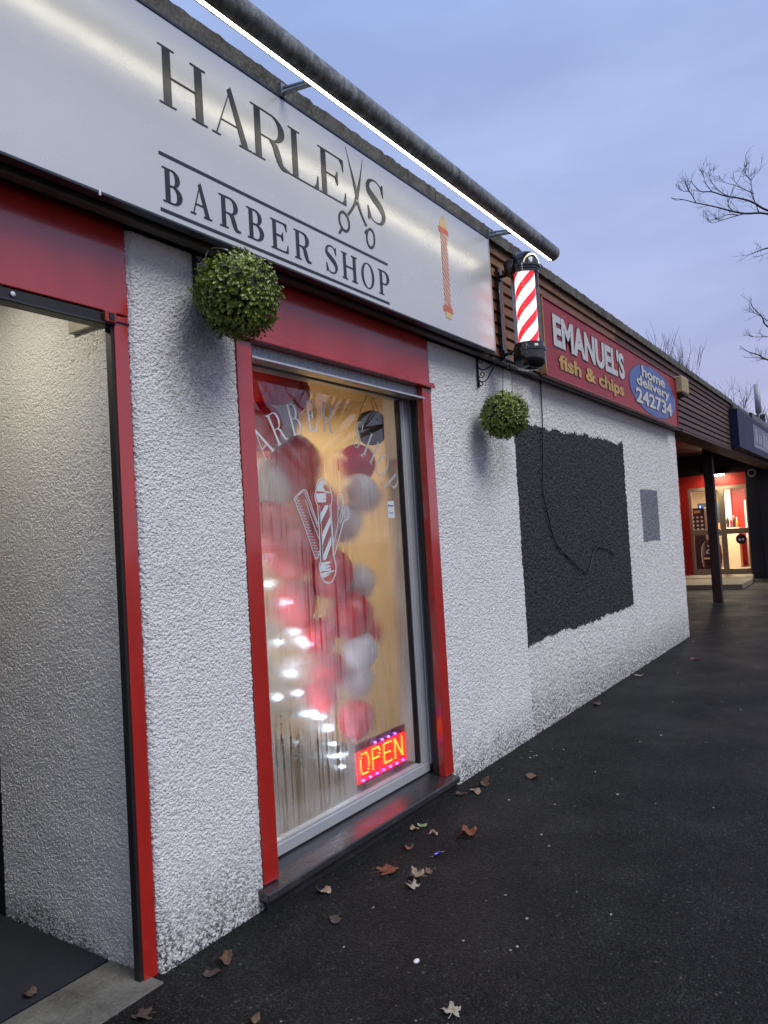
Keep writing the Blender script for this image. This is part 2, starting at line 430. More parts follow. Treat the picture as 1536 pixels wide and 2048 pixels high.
# ------------------------------------------------------------------ mesh helpers
class MB:
    def __init__(self):
        self.v, self.f = [], []

    def add(self, vs_, fs):
        o = len(self.v)
        self.v += [tuple(p) for p in vs_]
        self.f += [tuple(i + o for i in f) for f in fs]
        return self

    def box(self, x0, x1, y0, y1, z0, z1):
        self.add([(x0, y0, z0), (x1, y0, z0), (x1, y1, z0), (x0, y1, z0), (x0, y0, z1), (x1, y0, z1), (x1, y1, z1), (x0, y1, z1)],
                 [(0, 3, 2, 1), (4, 5, 6, 7), (0, 1, 5, 4), (1, 2, 6, 5), (2, 3, 7, 6), (3, 0, 4, 7)])
        return self

    def prism(self, poly, yf, yb):
        """poly: (x,z) outline; yf front (towards the street), yb back"""
        a = sum(poly[i][0] * poly[(i + 1) % len(poly)][1] - poly[(i + 1) % len(poly)][0] * poly[i][1] for i in range(len(poly)))
        if a < 0:
            poly = poly[::-1]
        n = len(poly)
        vs_ = [(p[0], yf, p[1]) for p in poly] + [(p[0], yb, p[1]) for p in poly]
        self.add(vs_, [tuple(range(n)), tuple(range(2 * n - 1, n - 1, -1))] + [(i, n + i, n + (i + 1) % n, (i + 1) % n) for i in range(n)])
        return self

    def strip(self, A, B, yf, yb, closed=False):
        n = len(A)
        vs_ = [(p[0], yf, p[1]) for p in A] + [(p[0], yf, p[1]) for p in B] + [(p[0], yb, p[1]) for p in A] + [(p[0], yb, p[1]) for p in B]
        fs = []
        for i in range(n if closed else n - 1):
            j = (i + 1) % n
            fs += [(i, j, n + j, n + i), (i, 2 * n + i, 2 * n + j, j), (n + i, n + j, 3 * n + j, 3 * n + i)]
        self.add(vs_, fs)
        return self

    def tube(self, pts, r, sides=8, cap=True, closed=False):
        pts = [Vector(p) for p in pts]
        n = len(pts)
        rs = r if isinstance(r, (list, tuple)) else [r] * n
        ref = None
        base = len(self.v)
        for i, p in enumerate(pts):
            if closed:
                t = pts[(i + 1) % n] - pts[i - 1]
            else:
                t = pts[min(i + 1, n - 1)] - pts[max(i - 1, 0)]
            t = t.normalized() if t.length > 1e-9 else Vector((0, 0, 1))
            if ref is None:
                ref = Vector((0, 0, 1)) if abs(t.z) < 0.9 else Vector((1, 0, 0))
            u = (ref - ref.dot(t) * t)
            u = u.normalized() if u.length > 1e-6 else t.orthogonal().normalized()
            ref = u
            w = t.cross(u)
            for k in range(sides):
                a = 2 * math.pi * k / sides
                q = p + rs[i] * (math.cos(a) * u + math.sin(a) * w)
                self.v.append(tuple(q))
        for i in range(n if closed else n - 1):
            for k in range(sides):
                k2 = (k + 1) % sides
                a0, a1 = base + i * sides, base + ((i + 1) % n) * sides
                self.f.append((a0 + k, a0 + k2, a1 + k2, a1 + k))
        if cap and not closed:
            self.f.append(tuple(base + k for k in range(sides))[::-1])
            self.f.append(tuple(base + (n - 1) * sides + k for k in range(sides)))
        return self

    def lathe(self, prof, c, sides=32):
        """profile [(r,z)] spun about the vertical through c"""
        base = len(self.v)
        for r, z in prof:
            for k in range(sides):
                a = 2 * math.pi * k / sides
                self.v.append((c[0] + r * math.cos(a), c[1] + r * math.sin(a), c[2] + z))
        for i in range(len(prof) - 1):
            for k in range(sides):
                k2 = (k + 1) % sides
                self.f.append((base + i * sides + k, base + i * sides + k2, base + (i + 1) * sides + k2, base + (i + 1) * sides + k))
        return self

    def sphere(self, c, r, seg=8, ring=5, sc_=(1, 1, 1)):
        prof = [(max(1e-4, math.sin(math.pi * i / ring)), -math.cos(math.pi * i / ring)) for i in range(ring + 1)]
        base = len(self.v)
        self.lathe(prof, (0, 0, 0), seg)
        for i in range(base, len(self.v)):
            q = self.v[i]
            self.v[i] = (c[0] + q[0] * r * sc_[0], c[1] + q[1] * r * sc_[1], c[2] + q[2] * r * sc_[2])
        return self

    def mesh(self, name):
        me = bpy.data.meshes.new(name)
        me.from_pydata(self.v, [], self.f)
        return me

    def build(self, name, mat, parent=None, smooth=False, bevel=0.0, auto=None):
        me = self.mesh(name)
        o = link(name, me, mat, parent)
        if smooth:
            me.polygons.foreach_set('use_smooth', [True] * len(me.polygons))
        if auto:
            me.polygons.foreach_set('use_smooth', [True] * len(me.polygons))
            md = o.modifiers.new('split', 'EDGE_SPLIT')
            md.split_angle = R(auto)
        if bevel:
            md = o.modifiers.new('bevel', 'BEVEL')
            md.width = bevel
            md.segments = 2
            md.limit_method = 'ANGLE'
        return o


def link(name, me, mat, parent=None):
    o = bpy.data.objects.new(name, me)
    if mat is not None:
        me.materials.clear()
        me.materials.append(mat)
    COL.objects.link(o)
    if parent is not None:
        o.parent = parent
        # parents are unrotated empties or meshes: keep the child where it was built
        loc = Vector((0, 0, 0))
        p = parent
        while p is not None:
            loc += p.location
            p = p.parent
        o.location = -loc
    return o


def thing(name, label, cat, loc=(0, 0, 0), group=None):
    o = bpy.data.objects.new(name, None)
    o.empty_display_size = 0.1
    COL.objects.link(o)
    o.location = loc
    return tag(o, label, cat, group)


def tag(o, label, cat, group=None):
    o['label'] = label
    o['category'] = cat
    if group:
        o['group'] = group
    return o


def struct(o):
    o['kind'] = 'structure'
    return o


def catmull(pts, n=8):
    P = [np.array(p, float) for p in pts]
    P = [2 * P[0] - P[1]] + P + [2 * P[-1] - P[-2]]
    out = []
    for i in range(1, len(P) - 2):
        for k in range(n):
            t = k / n
            a, b, c, d = P[i - 1], P[i], P[i + 1], P[i + 2]
            out.append(0.5 * ((2 * b) + (-a + c) * t + (2 * a - 5 * b + 4 * c - d) * t * t + (-a + 3 * b - 3 * c + d) * t ** 3))
    out.append(P[-2])
    return out


def ribbon(pts, ws, n=8, smooth=True, closed=False):
    """two boundary lines of a stroke with varying width"""
    W = ws if isinstance(ws, (list, tuple)) else [ws] * len(pts)
    q = [(p[0], p[1], w) for p, w in zip(pts, W)]
    if smooth:
        q = catmull(q, n)
    q = [np.array(a) for a in q]
    A, B = [], []
    m_ = len(q)
    for i in range(m_):
        t = (q[(i + 1) % m_] - q[i - 1]) if closed else (q[min(i + 1, m_ - 1)] - q[max(i - 1, 0)])
        l = math.hypot(t[0], t[1]) or 1
        nx, ny = -t[1] / l, t[0] / l
        w = max(q[i][2], 1e-4) / 2
        A.append((q[i][0] + nx * w, q[i][1] + ny * w))
        B.append((q[i][0] - nx * w, q[i][1] - ny * w))
    return ('s', A, B, closed)


# ------------------------------------------------------------------ built-in sans text, per character
TXT = {}


def char_mesh(s, offset):
    key = (s, offset)
    if key in TXT:
        return TXT[key]
    cu = bpy.data.curves.new('t', 'FONT')
    cu.body = s
    cu.size = 1.0
    cu.offset = offset
    cu.extrude = 0.02
    cu.resolution_u = 4
    ob = bpy.data.objects.new('t', cu)
    COL.objects.link(ob)
    dg = bpy.context.evaluated_depsgraph_get()
    dg.update()
    me = bpy.data.meshes.new_from_object(ob.evaluated_get(dg))
    co = np.zeros(len(me.vertices) * 3)
    me.vertices.foreach_get('co', co)
    co = co.reshape(-1, 3)
    fs = [tuple(p.vertices) for p in me.polygons]
    bpy.data.objects.remove(ob)
    bpy.data.curves.remove(cu)
    bpy.data.meshes.remove(me)
    TXT[key] = (co, fs)
    return TXT[key]


def sans_text(s, x0, x1, z0, z1, yf, thick, mat, parent, offset=0.0, outline=None, outline_mat=None, name='letter', extra=0.0, plane='xz'):
    """bold sans lettering fitted into a box; each character its own part"""
    total, _ = char_mesh(s, offset)
    lo, hi = total.min(0), total.max(0)
    sx, sz = (x1 - x0) / (hi[0] - lo[0]), (z1 - z0) / (hi[1] - lo[1])
    for i, ch in enumerate(s):
        if ch == ' ':
            continue
        pre, _ = char_mesh(s[:i + 1], offset)
        co, fs = char_mesh(ch, offset)
        right = pre[:, 0].max()
        dx = right - co[:, 0].max()
        for (off, mt, nm, yy, th) in (((offset + outline, outline_mat, 'letter_outline', yf + 0.003, thick), (offset, mat, name, yf, thick)) if outline else ((offset, mat, name, yf, thick),)):
            c2, f2 = char_mesh(ch, off)
            X = x0 + (c2[:, 0] + dx - lo[0]) * sx
            Z = z0 + (c2[:, 1] - lo[1]) * sz
            Y = yy + (0.02 - c2[:, 2]) / 0.04 * th
            mb = MB()
            if plane == 'xz':
                mb.add(list(zip(X, Y, Z)), f2)
            else:      # on a plane x = const, reading towards -y
                mb.add(list(zip(Y, -X, Z)), f2)
            mb.build(nm, mt, parent)


# pre-warm the text cache while the scene is still empty
WORDS = [("EMANUEL'S", 0.042), ("fish & chips", 0.036), ("home", 0.03), ("delivery", 0.03), ("242734", 0.03), ("HILL", 0.02)]


# ------------------------------------------------------------------ high-contrast serif capitals
def half_bowl(xs, xc, rx, y0, y1, t, h):
    yc, ry = (y0 + y1) / 2, (y1 - y0) / 2
    A, B = [(xs, y1)], [(xs, y1 - h)]
    for i in range(25):
        a = math.pi / 2 - math.pi * i / 24
        A.append((xc + rx * math.cos(a), yc + ry * math.sin(a)))
        k = math.cos(a) ** 1.0
        B.append((xc + (rx - t) * math.cos(a), yc + (ry - h) * math.sin(a)))
    A.append((xs, y0))
    B.append((xs, y0 + h))
    return ('s', A, B, False)


def rect(x0, x1, y0, y1):
    return ('p', [(x0, y0), (x1, y0), (x1, y1), (x0, y1)])


def glyph(ch, w, t, h):
    o = t * 0.55
    P = []

    def stem(x, top=True, bot=True):
        P.append(rect(x, x + t, 0, 1))
        if top:
            P.append(rect(x - o, x + t + o, 1 - h, 1))
        if bot:
            P.append(rect(x - o, x + t + o, 0, h))
    if ch == 'H':
        stem(o)
        stem(w - o - t)
        P.append(rect(o + t, w - o - t, 0.49, 0.49 + h))
    elif ch == 'A':
        ax, fl, fr_ = w * 0.50, o * 1.1, w - o * 0.9
        P.append(('p', [(fl, 0), (fl + h * 1.25, 0), (ax + h * 0.3, 0.97), (ax - h * 0.6, 0.97)]))
        P.append(('p', [(fr_ - t * 1.08, 0), (fr_, 0), (ax + h * 0.5, 1.02), (ax - t * 0.55, 0.93)]))
        P.append(rect(fl + (ax - fl) * 0.33, ax + (fr_ - t - ax) * 0.72, 0.31, 0.31 + h))
        P.append(rect(fl - o, fl + o * 1.5, 0, h))
        P.append(rect(fr_ - t - o * 1.1, fr_ + o * 0.9, 0, h))
    elif ch == 'R':
        stem(o)
        P.append(half_bowl(o + t, w * 0.52, w * 0.36, 0.47, 1, t * 1.05, h))
        P.append(ribbon([(w * 0.46, 0.485), (w * 0.60, 0.40), (w * 0.68, 0.22), (w * 0.78, 0.05), (w * 0.99, 0.02)], [h, t * 0.85, t * 1.0, t * 0.65, h * 0.8]))
    elif ch == 'P':
        stem(o)
        P.append(half_bowl(o + t, w * 0.54, w * 0.46, 0.44, 1, t * 1.05, h))
    elif ch == 'B':
        stem(o)
        P.append(half_bowl(o + t, w * 0.50, w * 0.40, 0.50, 1, t * 1.0, h))
        P.append(half_bowl(o + t, w * 0.52, w * 0.48, 0, 0.50 + h, t * 1.1, h))
    elif ch == 'L':
        stem(o)
        P.append(rect(o + t, w, 0, h))
        P.append(('p', [(w, h), (w, 0.30), (w - 0.02, 0.30), (w - 0.07, 0.12), (w - 0.17, h)]))
    elif ch == 'E':
        stem(o)
        P.append(rect(o + t, w * 0.94, 1 - h, 1))
        P.append(rect(o + t, w, 0, h))
        P.append(('p', [(w, h), (w, 0.28), (w - 0.018, 0.28), (w - 0.06, 0.11), (w - 0.15, h)]))
        P.append(('p', [(w * 0.94, 1 - h), (w * 0.94 - 0.14, 1 - h), (w * 0.94 - 0.055, 0.89), (w * 0.94 - 0.018, 0.74), (w * 0.94, 0.74)]))
        P.append(rect(o + t, w * 0.70, 0.5, 0.5 + h))
        P.append(('p', [(w * 0.70, 0.36), (w * 0.70, 0.66), (w * 0.70 - 0.018, 0.66), (w * 0.70 - 0.09, 0.5 + h), (w * 0.70 - 0.09, 0.5), (w * 0.70 - 0.018, 0.36)]))
    elif ch == 'O':
        A = [(w / 2 + w / 2 * math.cos(a), 0.5 + 0.515 * math.sin(a)) for a in np.linspace(0, 2 * math.pi, 49)[:-1]]
        B = [(w / 2 + (w / 2 - t) * math.cos(a), 0.5 + (0.515 - h) * math.sin(a)) for a in np.linspace(0, 2 * math.pi, 49)[:-1]]
        P.append(('s', A, B, True))
    elif ch == 'S':
        P.append(ribbon([(w * 0.84, 0.78), (w * 0.74, 0.94), (w * 0.46, 1.0), (w * 0.17, 0.90), (w * 0.13, 0.71), (w * 0.40, 0.57), (w * 0.74, 0.42),
                         (w * 0.88, 0.25), (w * 0.76, 0.06), (w * 0.48, 0.0), (w * 0.20, 0.07), (w * 0.09, 0.26)],
                        [h, h, h * 1.1, t * 0.6, t * 0.95, t * 1.2, t * 1.2, t * 0.95, t * 0.5, h * 1.1, h, h]))
        P.append(('p', [(w * 0.87, 0.70), (w * 0.90, 0.70), (w * 0.90, 1.0), (w * 0.86, 1.0), (w * 0.76, 0.92)]))
        P.append(('p', [(w * 0.06, 0.0), (w * 0.10, 0.0), (w * 0.22, 0.08), (w * 0.10, 0.32), (w * 0.06, 0.32)]))
    return P


def lay(pieces, mb, fn, yf, thick, eps=0.00025):
    """put 2-D pieces on a wall plane; each a hair prouder than the last so no faces coincide"""
    for k, pc in enumerate(pieces):
        y = yf - k * eps
        if pc[0] == 'p':
            mb.prism([fn(*p) for p in pc[1]], y, yf + thick)
        else:
            mb.strip([fn(*p) for p in pc[1]], [fn(*p) for p in pc[2]], y, yf + thick, pc[3])


def serif(ch, x0, x1, z0, z1, yf, t, h, mat, parent, name='letter'):
    w = (x1 - x0) / (z1 - z0)
    mb = MB()
    lay(glyph(ch, w, t, h), mb, lambda a, b: (x0 + a * (z1 - z0), z0 + b * (z1 - z0)), yf, 0.002)
    return mb.build(name, mat, parent)


# ------------------------------------------------------------------ pebble-dash sheets
def bumps(nu, nv, cell, seed, amp, size=0.0065, dens=1.0):
    """height map of thrown chippings: random soft blobs"""
    g = np.random.default_rng(seed)
    H = np.zeros((nv, nu))
    n_ = int(nu * nv * cell * cell / (size * size * 2.6) * dens)
    r = max(1, int(round(size * 1.5 / cell)))
    cu, cv = g.uniform(0, nu - 1, n_), g.uniform(0, nv - 1, n_)
    rad = g.uniform(0.65, 1.35, n_) * size / cell
    ht = g.uniform(0.35, 1.0, n_)
    el = g.uniform(0, math.pi, n_)
    st = g.uniform(1.0, 1.9, n_)
    for du in range(-r - 1, r + 2):
        for dv in range(-r - 1, r + 2):
            iu, iv = np.round(cu).astype(int) + du, np.round(cv).astype(int) + dv
            ok = (iu >= 0) & (iu < nu) & (iv >= 0) & (iv < nv)
            a, b = iu - cu, iv - cv
            p = (a * np.cos(el) + b * np.sin(el)) / st
            q = (-a * np.sin(el) + b * np.cos(el))
            k = np.exp(-(p * p + q * q) / (rad * rad) * 1.4) * ht
            np.maximum.at(H, (iv[ok], iu[ok]), k[ok])
    return H * amp


def rough_sheet(name, prof, z0, z1, cell, seed, amp, mat, parent, size=0.0065, z0b=None):
    """vertical sheet following a plan profile [(x,y)...] walked so that the outside is on its right-hand side"""
    pts = []
    for (a, b) in zip(prof[:-1], prof[1:]):
        L = math.hypot(b[0] - a[0], b[1] - a[1])
        k = max(1, int(round(L / cell)))
        pts += [(a[0] + (b[0] - a[0]) * i / k, a[1] + (b[1] - a[1]) * i / k) for i in range(k)]
    pts.append(prof[-1])
    P = np.array(pts)
    d = np.gradient(P, axis=0)
    d /= np.linalg.norm(d, axis=1)[:, None] + 1e-9
    N = np.stack([d[:, 1], -d[:, 0]], 1)
    nu, nv = len(P), int(round((z1 - z0) / cell)) + 1
    H = bumps(nu, nv, cell, seed, amp, size)
    g = np.random.default_rng(seed + 1)
    # slow unevenness of the trowelled base coat
    lo = g.normal(size=(max(3, nv // 30 + 2), max(3, nu // 30 + 2)))
    uu = np.linspace(0, lo.shape[1] - 1.001, nu)
    vv = np.linspace(0, lo.shape[0] - 1.001, nv)
    iu, iv = uu.astype(int), vv.astype(int)
    fu, fv = uu - iu, vv - iv
    sm = (lo[iv][:, iu] * (1 - fv)[:, None] * (1 - fu) + lo[iv + 1][:, iu] * fv[:, None] * (1 - fu)
          + lo[iv][:, iu + 1] * (1 - fv)[:, None] * fu + lo[iv + 1][:, iu + 1] * fv[:, None] * fu)
    H = H + sm * 0.0012
    Z = np.linspace(z0, z1, nv)[:, None] * np.ones((1, nu))
    foot = np.clip(1 - (Z - z0) / 0.03, 0, 1)
    Z = Z + foot * g.uniform(-0.006, 0.012, (nv, nu))
    X = P[None, :, 0] + N[None, :, 0] * H
    Y = P[None, :, 1] + N[None, :, 1] * H
    co = np.stack([X, Y, Z], 2).reshape(-1, 3)
    i = (np.arange(nv - 1)[:, None] * nu + np.arange(nu - 1)[None, :]).ravel()
    F = np.stack([i, i + 1, i + nu + 1, i + nu], 1)
    me = bpy.data.meshes.new(name)
    me.vertices.add(len(co))
    me.vertices.foreach_set('co', co.ravel())
    me.loops.add(F.size)
    me.polygons.add(len(F))
    me.loops.foreach_set('vertex_index', F.ravel())
    me.polygons.foreach_set('loop_start', np.arange(len(F)) * 4)
    me.polygons.foreach_set('loop_total', np.full(len(F), 4))
    me.polygons.foreach_set('use_smooth', np.ones(len(F), bool))
    me.update()
    me.validate()
    return link(name, me, mat, parent)


for s_, o_ in WORDS:
    for i_ in range(len(s_)):
        char_mesh(s_[:i_ + 1], o_)

# ================================================================== GROUND
g_ = MB()
xs = [-300, -40, -8, -2, 0, 2, 4, 6, 9, 13, 20, 40, 120, 400]
ys = [-300, -60, -20, -8, -4, -2, -1, 0.0, 1, 3, 8, 40, 300]
for x in range(len(xs) - 1):
    for y in range(len(ys) - 1):
        g_.add([(xs[x], ys[y], 0), (xs[x + 1], ys[y], 0), (xs[x + 1], ys[y + 1], 0), (xs[x], ys[y + 1], 0)], [(0, 1, 2, 3)])
struct(g_.build('ground', M['asphalt']))
th = MB().box(0.55, 1.745, -0.05, 0.245, -0.05, 0.006)
struct(th.build('threshold_slab', M['concrete'], bevel=0.004))

# ================================================================== BUILDING
B = thing('shop_row_building', 'single-storey white pebble-dashed shop row with red window frames and brown timber fascia', 'building')
WHITE = (0.80, 0.80, 0.79)
mw_pillar = mat_render('white_pebbledash_pillar', WHITE, base_dirt=0.42, dark_blots=((2.05, 2.22, 0.22, 0.30, 0.35),))  # soft shadow below the large topiary ball painted into the wall colour
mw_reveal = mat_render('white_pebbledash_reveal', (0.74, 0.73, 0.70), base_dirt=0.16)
mw_near = mat_render('white_pebbledash_by_window', WHITE, base_dirt=0.34, dark_blots=((4.78, 2.02, 0.36, 0.30, 0.45),))  # painted shadow of the second topiary ball, part of the colour
mw_far = mat_render('white_pebbledash_far', (0.70, 0.69, 0.665), base_dirt=0.55, pits=0.6, coarse=0.7,
                    patches=((5.165, 7.955, 0.665, 2.330, (0.021, 0.021, 0.022), 0.012, 1.0), (8.50, 9.24, 1.305, 1.895, (0.17, 0.18, 0.21), 0.0, 0.35)),
                    dark_blots=((4.78, 2.02, 0.36, 0.30, 0.45), (5.1, 2.62, 0.5, 0.14, 0.5)))  # topiary shadow blot repeated; the other darkens the wall top below the fascia
rough_sheet('wall', [(1.775, 0.055), (1.777, 0.012), (1.790, 0.0), (2.303, 0.0)], -0.01, 2.70, 0.0033, 11, 0.0080, mw_pillar, B, size=0.0036)
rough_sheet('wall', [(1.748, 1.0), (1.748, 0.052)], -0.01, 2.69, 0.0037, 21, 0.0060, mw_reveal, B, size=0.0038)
rough_sheet('wall', [(3.948, 0.03), (3.950, 0.008), (3.958, 0.0), (5.165, 0.0)], -0.01, 2.70, 0.0045, 31, 0.0100, mw_near, B, size=0.0048)
rough_sheet('wall', [(5.165, 0.004), (10.385, 0.004), (10.400, 0.012), (10.405, 0.06), (10.405, 1.0)], -0.01, 2.72, 0.0080, 41, 0.0140, mw_far, B, size=0.0078)
# wall core and return behind the render
core = MB()
core.box(1.80, 2.30, 0.03, 0.35, 0.0, 2.70)
core.box(3.97, 10.38, 0.03, 0.30, 0.0, 2.72)
core.box(2.30, 3.97, 0.15, 0.30, -0.02, 0.09)
core.box(10.1, 10.395, 0.30, 2.25, 0.0, 2.95)
core.build('wall_core', M['plate'], B)

# --- doorway at left
MB().box(0.60, 1.774, 0.012, 0.05, 2.378, 2.72).build('lintel_panel', M['red'], B, bevel=0.003)
sb = MB().box(0.60, 1.715, 0.018, 0.075, 2.330, 2.374).build('shutter_rail', M['black_matt'], B, bevel=0.004)
MB().box(0.60, 1.715, 0.006, 0.016, 2.332, 2.337).build('shutter_lip', M['trim'], sb)
for bx_ in (1.325, 1.33 - 0.4):
    MB().sphere((bx_ + 0.01, 0.014, 2.356), 0.009, 10, 6, (1, 0.5, 1)).build('bolt', M['white'], sb, smooth=True)
br = MB().box(1.665, 1.712, -0.004, 0.010, 2.336, 2.376).build('shutter_bracket', M['em_rim'], B, bevel=0.003)
MB().box(1.680, 1.700, -0.008, -0.0045, 2.344, 2.368).build('bracket_slot', M['black_matt'], br)
MB().box(1.713, 1.7725, 0.014, 0.05, 0.0, 2.372).build('door_frame', M['red'], B, bevel=0.003)
MB().box(1.700, 1.7125, 0.020, 0.050, 0.0, 2.328).build('shutter_channel', M['black_matt'], B)
MB().box(1.712, 1.7755, 0.008, 0.0135, 2.345, 2.350).build('frame_joint', M['em_dark'], B)
# porch
MB().box(0.45, 1.76, 0.09, 1.2, 2.69, 2.74).build('porch_ceiling', M['plate'], B)
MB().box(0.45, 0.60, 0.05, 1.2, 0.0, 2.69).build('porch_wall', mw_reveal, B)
pd = MB().box(0.60, 1.75, 1.0, 1.05, 0.0, 2.69).build('shop_door', M['black_matt'], B)
MB().box(0.75, 1.60, 0.985, 0.999, 0.25, 2.2).build('door_glass', M['door_glass'], pd)
MB().box(1.742, 1.7465, 0.955, 0.999, 0.0, 2.69).build('door_jamb', M['black_matt'], B)
vp_ = MB().box(1.722, 1.7425, 0.06, 0.305, 2.362, 2.44).build('vent_plate', M['plate'], B, bevel=0.003)
struct(MB().box(0.60, 1.735, 0.25, 0.99, 0.0, 0.012).build('entrance_mat', M['mat'], None, bevel=0.004))

# --- shop window: surround
MB().box(2.306, 2.396, -0.010, 0.09, 0.096, 2.398).build('window_surround', M['red'], B, bevel=0.003)
MB().box(3.848, 3.946, -0.010, 0.035, 0.092, 2.398).build('window_surround', M['red'], B, bevel=0.003)
lp = MB().box(2.304, 3.925, -0.012, 0.06, 2.432, 2.715).build('lintel_panel', M['red'], B, bevel=0.003)
MB().box(3.928, 3.947, -0.007, 0.04, 2.432, 2.712).build('panel_bead', M['red'], lp, bevel=0.003)
lip = MB().prism([(2.303, 2.400), (3.962, 2.400), (3.962, 2.420), (3.950, 2.4305), (2.303, 2.4305)], -0.036, 0.06).build('drip_moulding', M['red'], B, bevel=0.004)
MB().box(3.850, 3.9475, 0.036, 0.075, 0.10, 2.398).build('shutter_channel', M['black_matt'], B)
shb = MB().box(2.397, 3.846, 0.024, 0.060, 2.338, 2.3995).build('shutter_bottom_bar', M['galv'], B, bevel=0.002)
MB().box(2.397, 3.868, -0.012, 0.0625, 2.328, 2.337).build('shutter_lip', M['alu'], shb)
# sill
sl = MB().add([(2.275, -0.062, 0.048), (3.925, -0.062, 0.048), (3.925, 0.15, 0.048), (2.275, 0.15, 0.048),
               (2.275, -0.060, 0.083), (3.925, -0.060, 0.083), (3.925, 0.15, 0.110), (2.275, 0.15, 0.110)],
              [(0, 3, 2, 1), (4, 5, 6, 7), (0, 1, 5, 4), (1, 2, 6, 5), (2, 3, 7, 6), (3, 0, 4, 7)])
sl.build('window_sill', M['sill'], B, bevel=0.006)
MB().box(2.30, 3.94, -0.03, 0.14, -0.02, 0.047).build('sill_base', M['sill'], B)

# --- aluminium frame and panes
wf = MB()
wf.box(2.300, 3.870, 0.105, 0.170, 0.112, 0.165)
wf.box(2.300, 3.870, 0.105, 0.170, 2.330, 2.420)
wf.box(2.300, 2.345, 0.106, 0.169, 0.1655, 2.3295)
wf.box(3.800, 3.870, 0.106, 0.169, 0.1655, 2.3295)
win = wf.build('window', M['alu'], B, bevel=0.004)
MB().box(2.346, 3.7995, 0.112, 0.150, 0.1655, 0.178).build('glazing_bead', M['alu'], win, bevel=0.002)
MB().box(3.782, 3.7995, 0.112, 0.150, 0.1785, 2.329).build('glazing_bead', M['alu'], win, bevel=0.002)
MB().box(3.768, 3.7815, 0.118, 0.150, 0.1785, 2.329).build('rubber_gasket', M['black_matt'], win)
GX0, GX1, GZ0, GZ1, GY = 2.346, 3.7675, 0.1785, 2.329, 0.140
pane = MB()
pane.add([(GX0, GY, GZ0), (GX1, GY, GZ0), (GX1, GY, GZ1), (GX0, GY, GZ1)], [(0, 1, 2, 3)])
pane.add([(GX0, GY + 0.006, GZ0), (GX1, GY + 0.006, GZ0), (GX1, GY + 0.006, GZ1), (GX0, GY + 0.006, GZ1)], [(3, 2, 1, 0)])
po = pane.build('window_pane', M['glass_outer'], win)
po.data.materials.append(M['glass_inner'])
po.data.polygons[1].material_index = 1

# --- lettering and emblem on the glass
YD = GY - 0.0015
s_ = "BARBER SHOP"
# arc of thin serif capitals, centre of the arc below the word
acx, acz, ar = 3.06, 1.42, 0.66
ang0, ang1 = R(140), R(33)
for i, ch in enumerate(s_):
    if ch == ' ':
        continue
    a = ang0 + (ang1 - ang0) * i / (len(s_) - 1)
    hgt = 0.155
    w = {'B': 0.50, 'A': 0.62, 'R': 0.58, 'E': 0.46, 'S': 0.44, 'H': 0.66, 'O': 0.62, 'P': 0.48}[ch]
    tx, tz = math.sin(a), -math.cos(a)
    nx, nz = math.cos(a), math.sin(a)
    mb = MB()

    def fn(u, v, a=a):
        uu, vv = (u - w / 2) * hgt, v * hgt
        return (acx + nx * (ar + vv) + tx * uu, acz + nz * (ar + vv) + tz * uu)
    pcs = glyph(ch, w, 0.085, 0.028)
    xsn = [fn(*p)[0] for pc in pcs for p in pc[1]]
    if min(xsn) < GX0 + 0.004:
        continue
    lay(pcs, mb, fn, YD, 0.001, 0.0001)
    mb.build('letter', M['decal'] if i < 5 else M['decal_pale'], win)


def decal(pieces, mat, name):
    # picture-plane outline traced once, laid out at its real size on the pane
    sx_ = 0.537 / 1640.0

    def f(u, v):
        return (3.028 + (u - 690 - (v - 1040) * 0.055) * sx_ * 1.26, 1.565 - (v - 1040) * sx_ - (u - 690) * sx_ * 0.02)
    mb = MB()
    lay(pieces, mb, f, YD, 0.001, 0.0001)
    mb.build(name, mat, win)


# pole emblem: outline, caps, stripes
outl = [(520, 430), (535, 330), (580, 250), (650, 210), (720, 240), (780, 310), (825, 430), (845, 500), (835, 580), (815, 650), (830, 900), (850, 1150), (862, 1440),
        (900, 1560), (905, 1660), (880, 1760), (820, 1840), (750, 1868), (680, 1845), (615, 1770), (580, 1660), (572, 1580), (598, 1500), (592, 1300), (575, 1000), (558, 760), (548, 640), (508, 560), (500, 490)]
decal([ribbon(outl, 15, smooth=False, closed=True)], M['decal'], 'pole_outline')
decal([('p', [(540, 425), (552, 340), (600, 270), (650, 240), (690, 262), (705, 290), (665, 330), (670, 370), (700, 400), (690, 425)]),
       ('p', [(690, 412), (805, 428), (805, 442), (690, 436)]),
       ('p', [(522, 460), (722, 450), (722, 484), (640, 490), (722, 500), (722, 530), (640, 540), (722, 552), (715, 592), (555, 600), (525, 530)])], M['decal'], 'pole_cap_mark')
decal([('p', [(600, 930), (590, 800), (700, 640), (765, 635), (750, 690)]),
       ('p', [(640, 1290), (625, 1160), (650, 1060), (800, 810), (805, 920), (660, 1200)]),
       ('p', [(640, 1500), (660, 1400), (810, 1130), (810, 1260), (700, 1495)])], M['decal'], 'pole_stripe_mark')
decal([('p', [(612, 1530), (790, 1522), (780, 1560), (655, 1580), (785, 1585), (795, 1610), (660, 1635), (800, 1630), (800, 1665), (592, 1672), (588, 1600)]),
       ('p', [(600, 1695), (880, 1665), (880, 1678), (680, 1725), (800, 1715), (650, 1780), (615, 1740)]),
       ribbon([(640, 1790), (680, 1825), (750, 1840)], 10)], M['decal'], 'pole_cap_mark')
decal([ribbon([(590, 640), (605, 800), (625, 1050), (640, 1300), (645, 1480)], 9, 3), ribbon([(792, 620), (800, 800), (830, 1100), (845, 1440)], 9, 3)], M['decal'], 'pole_line_mark')
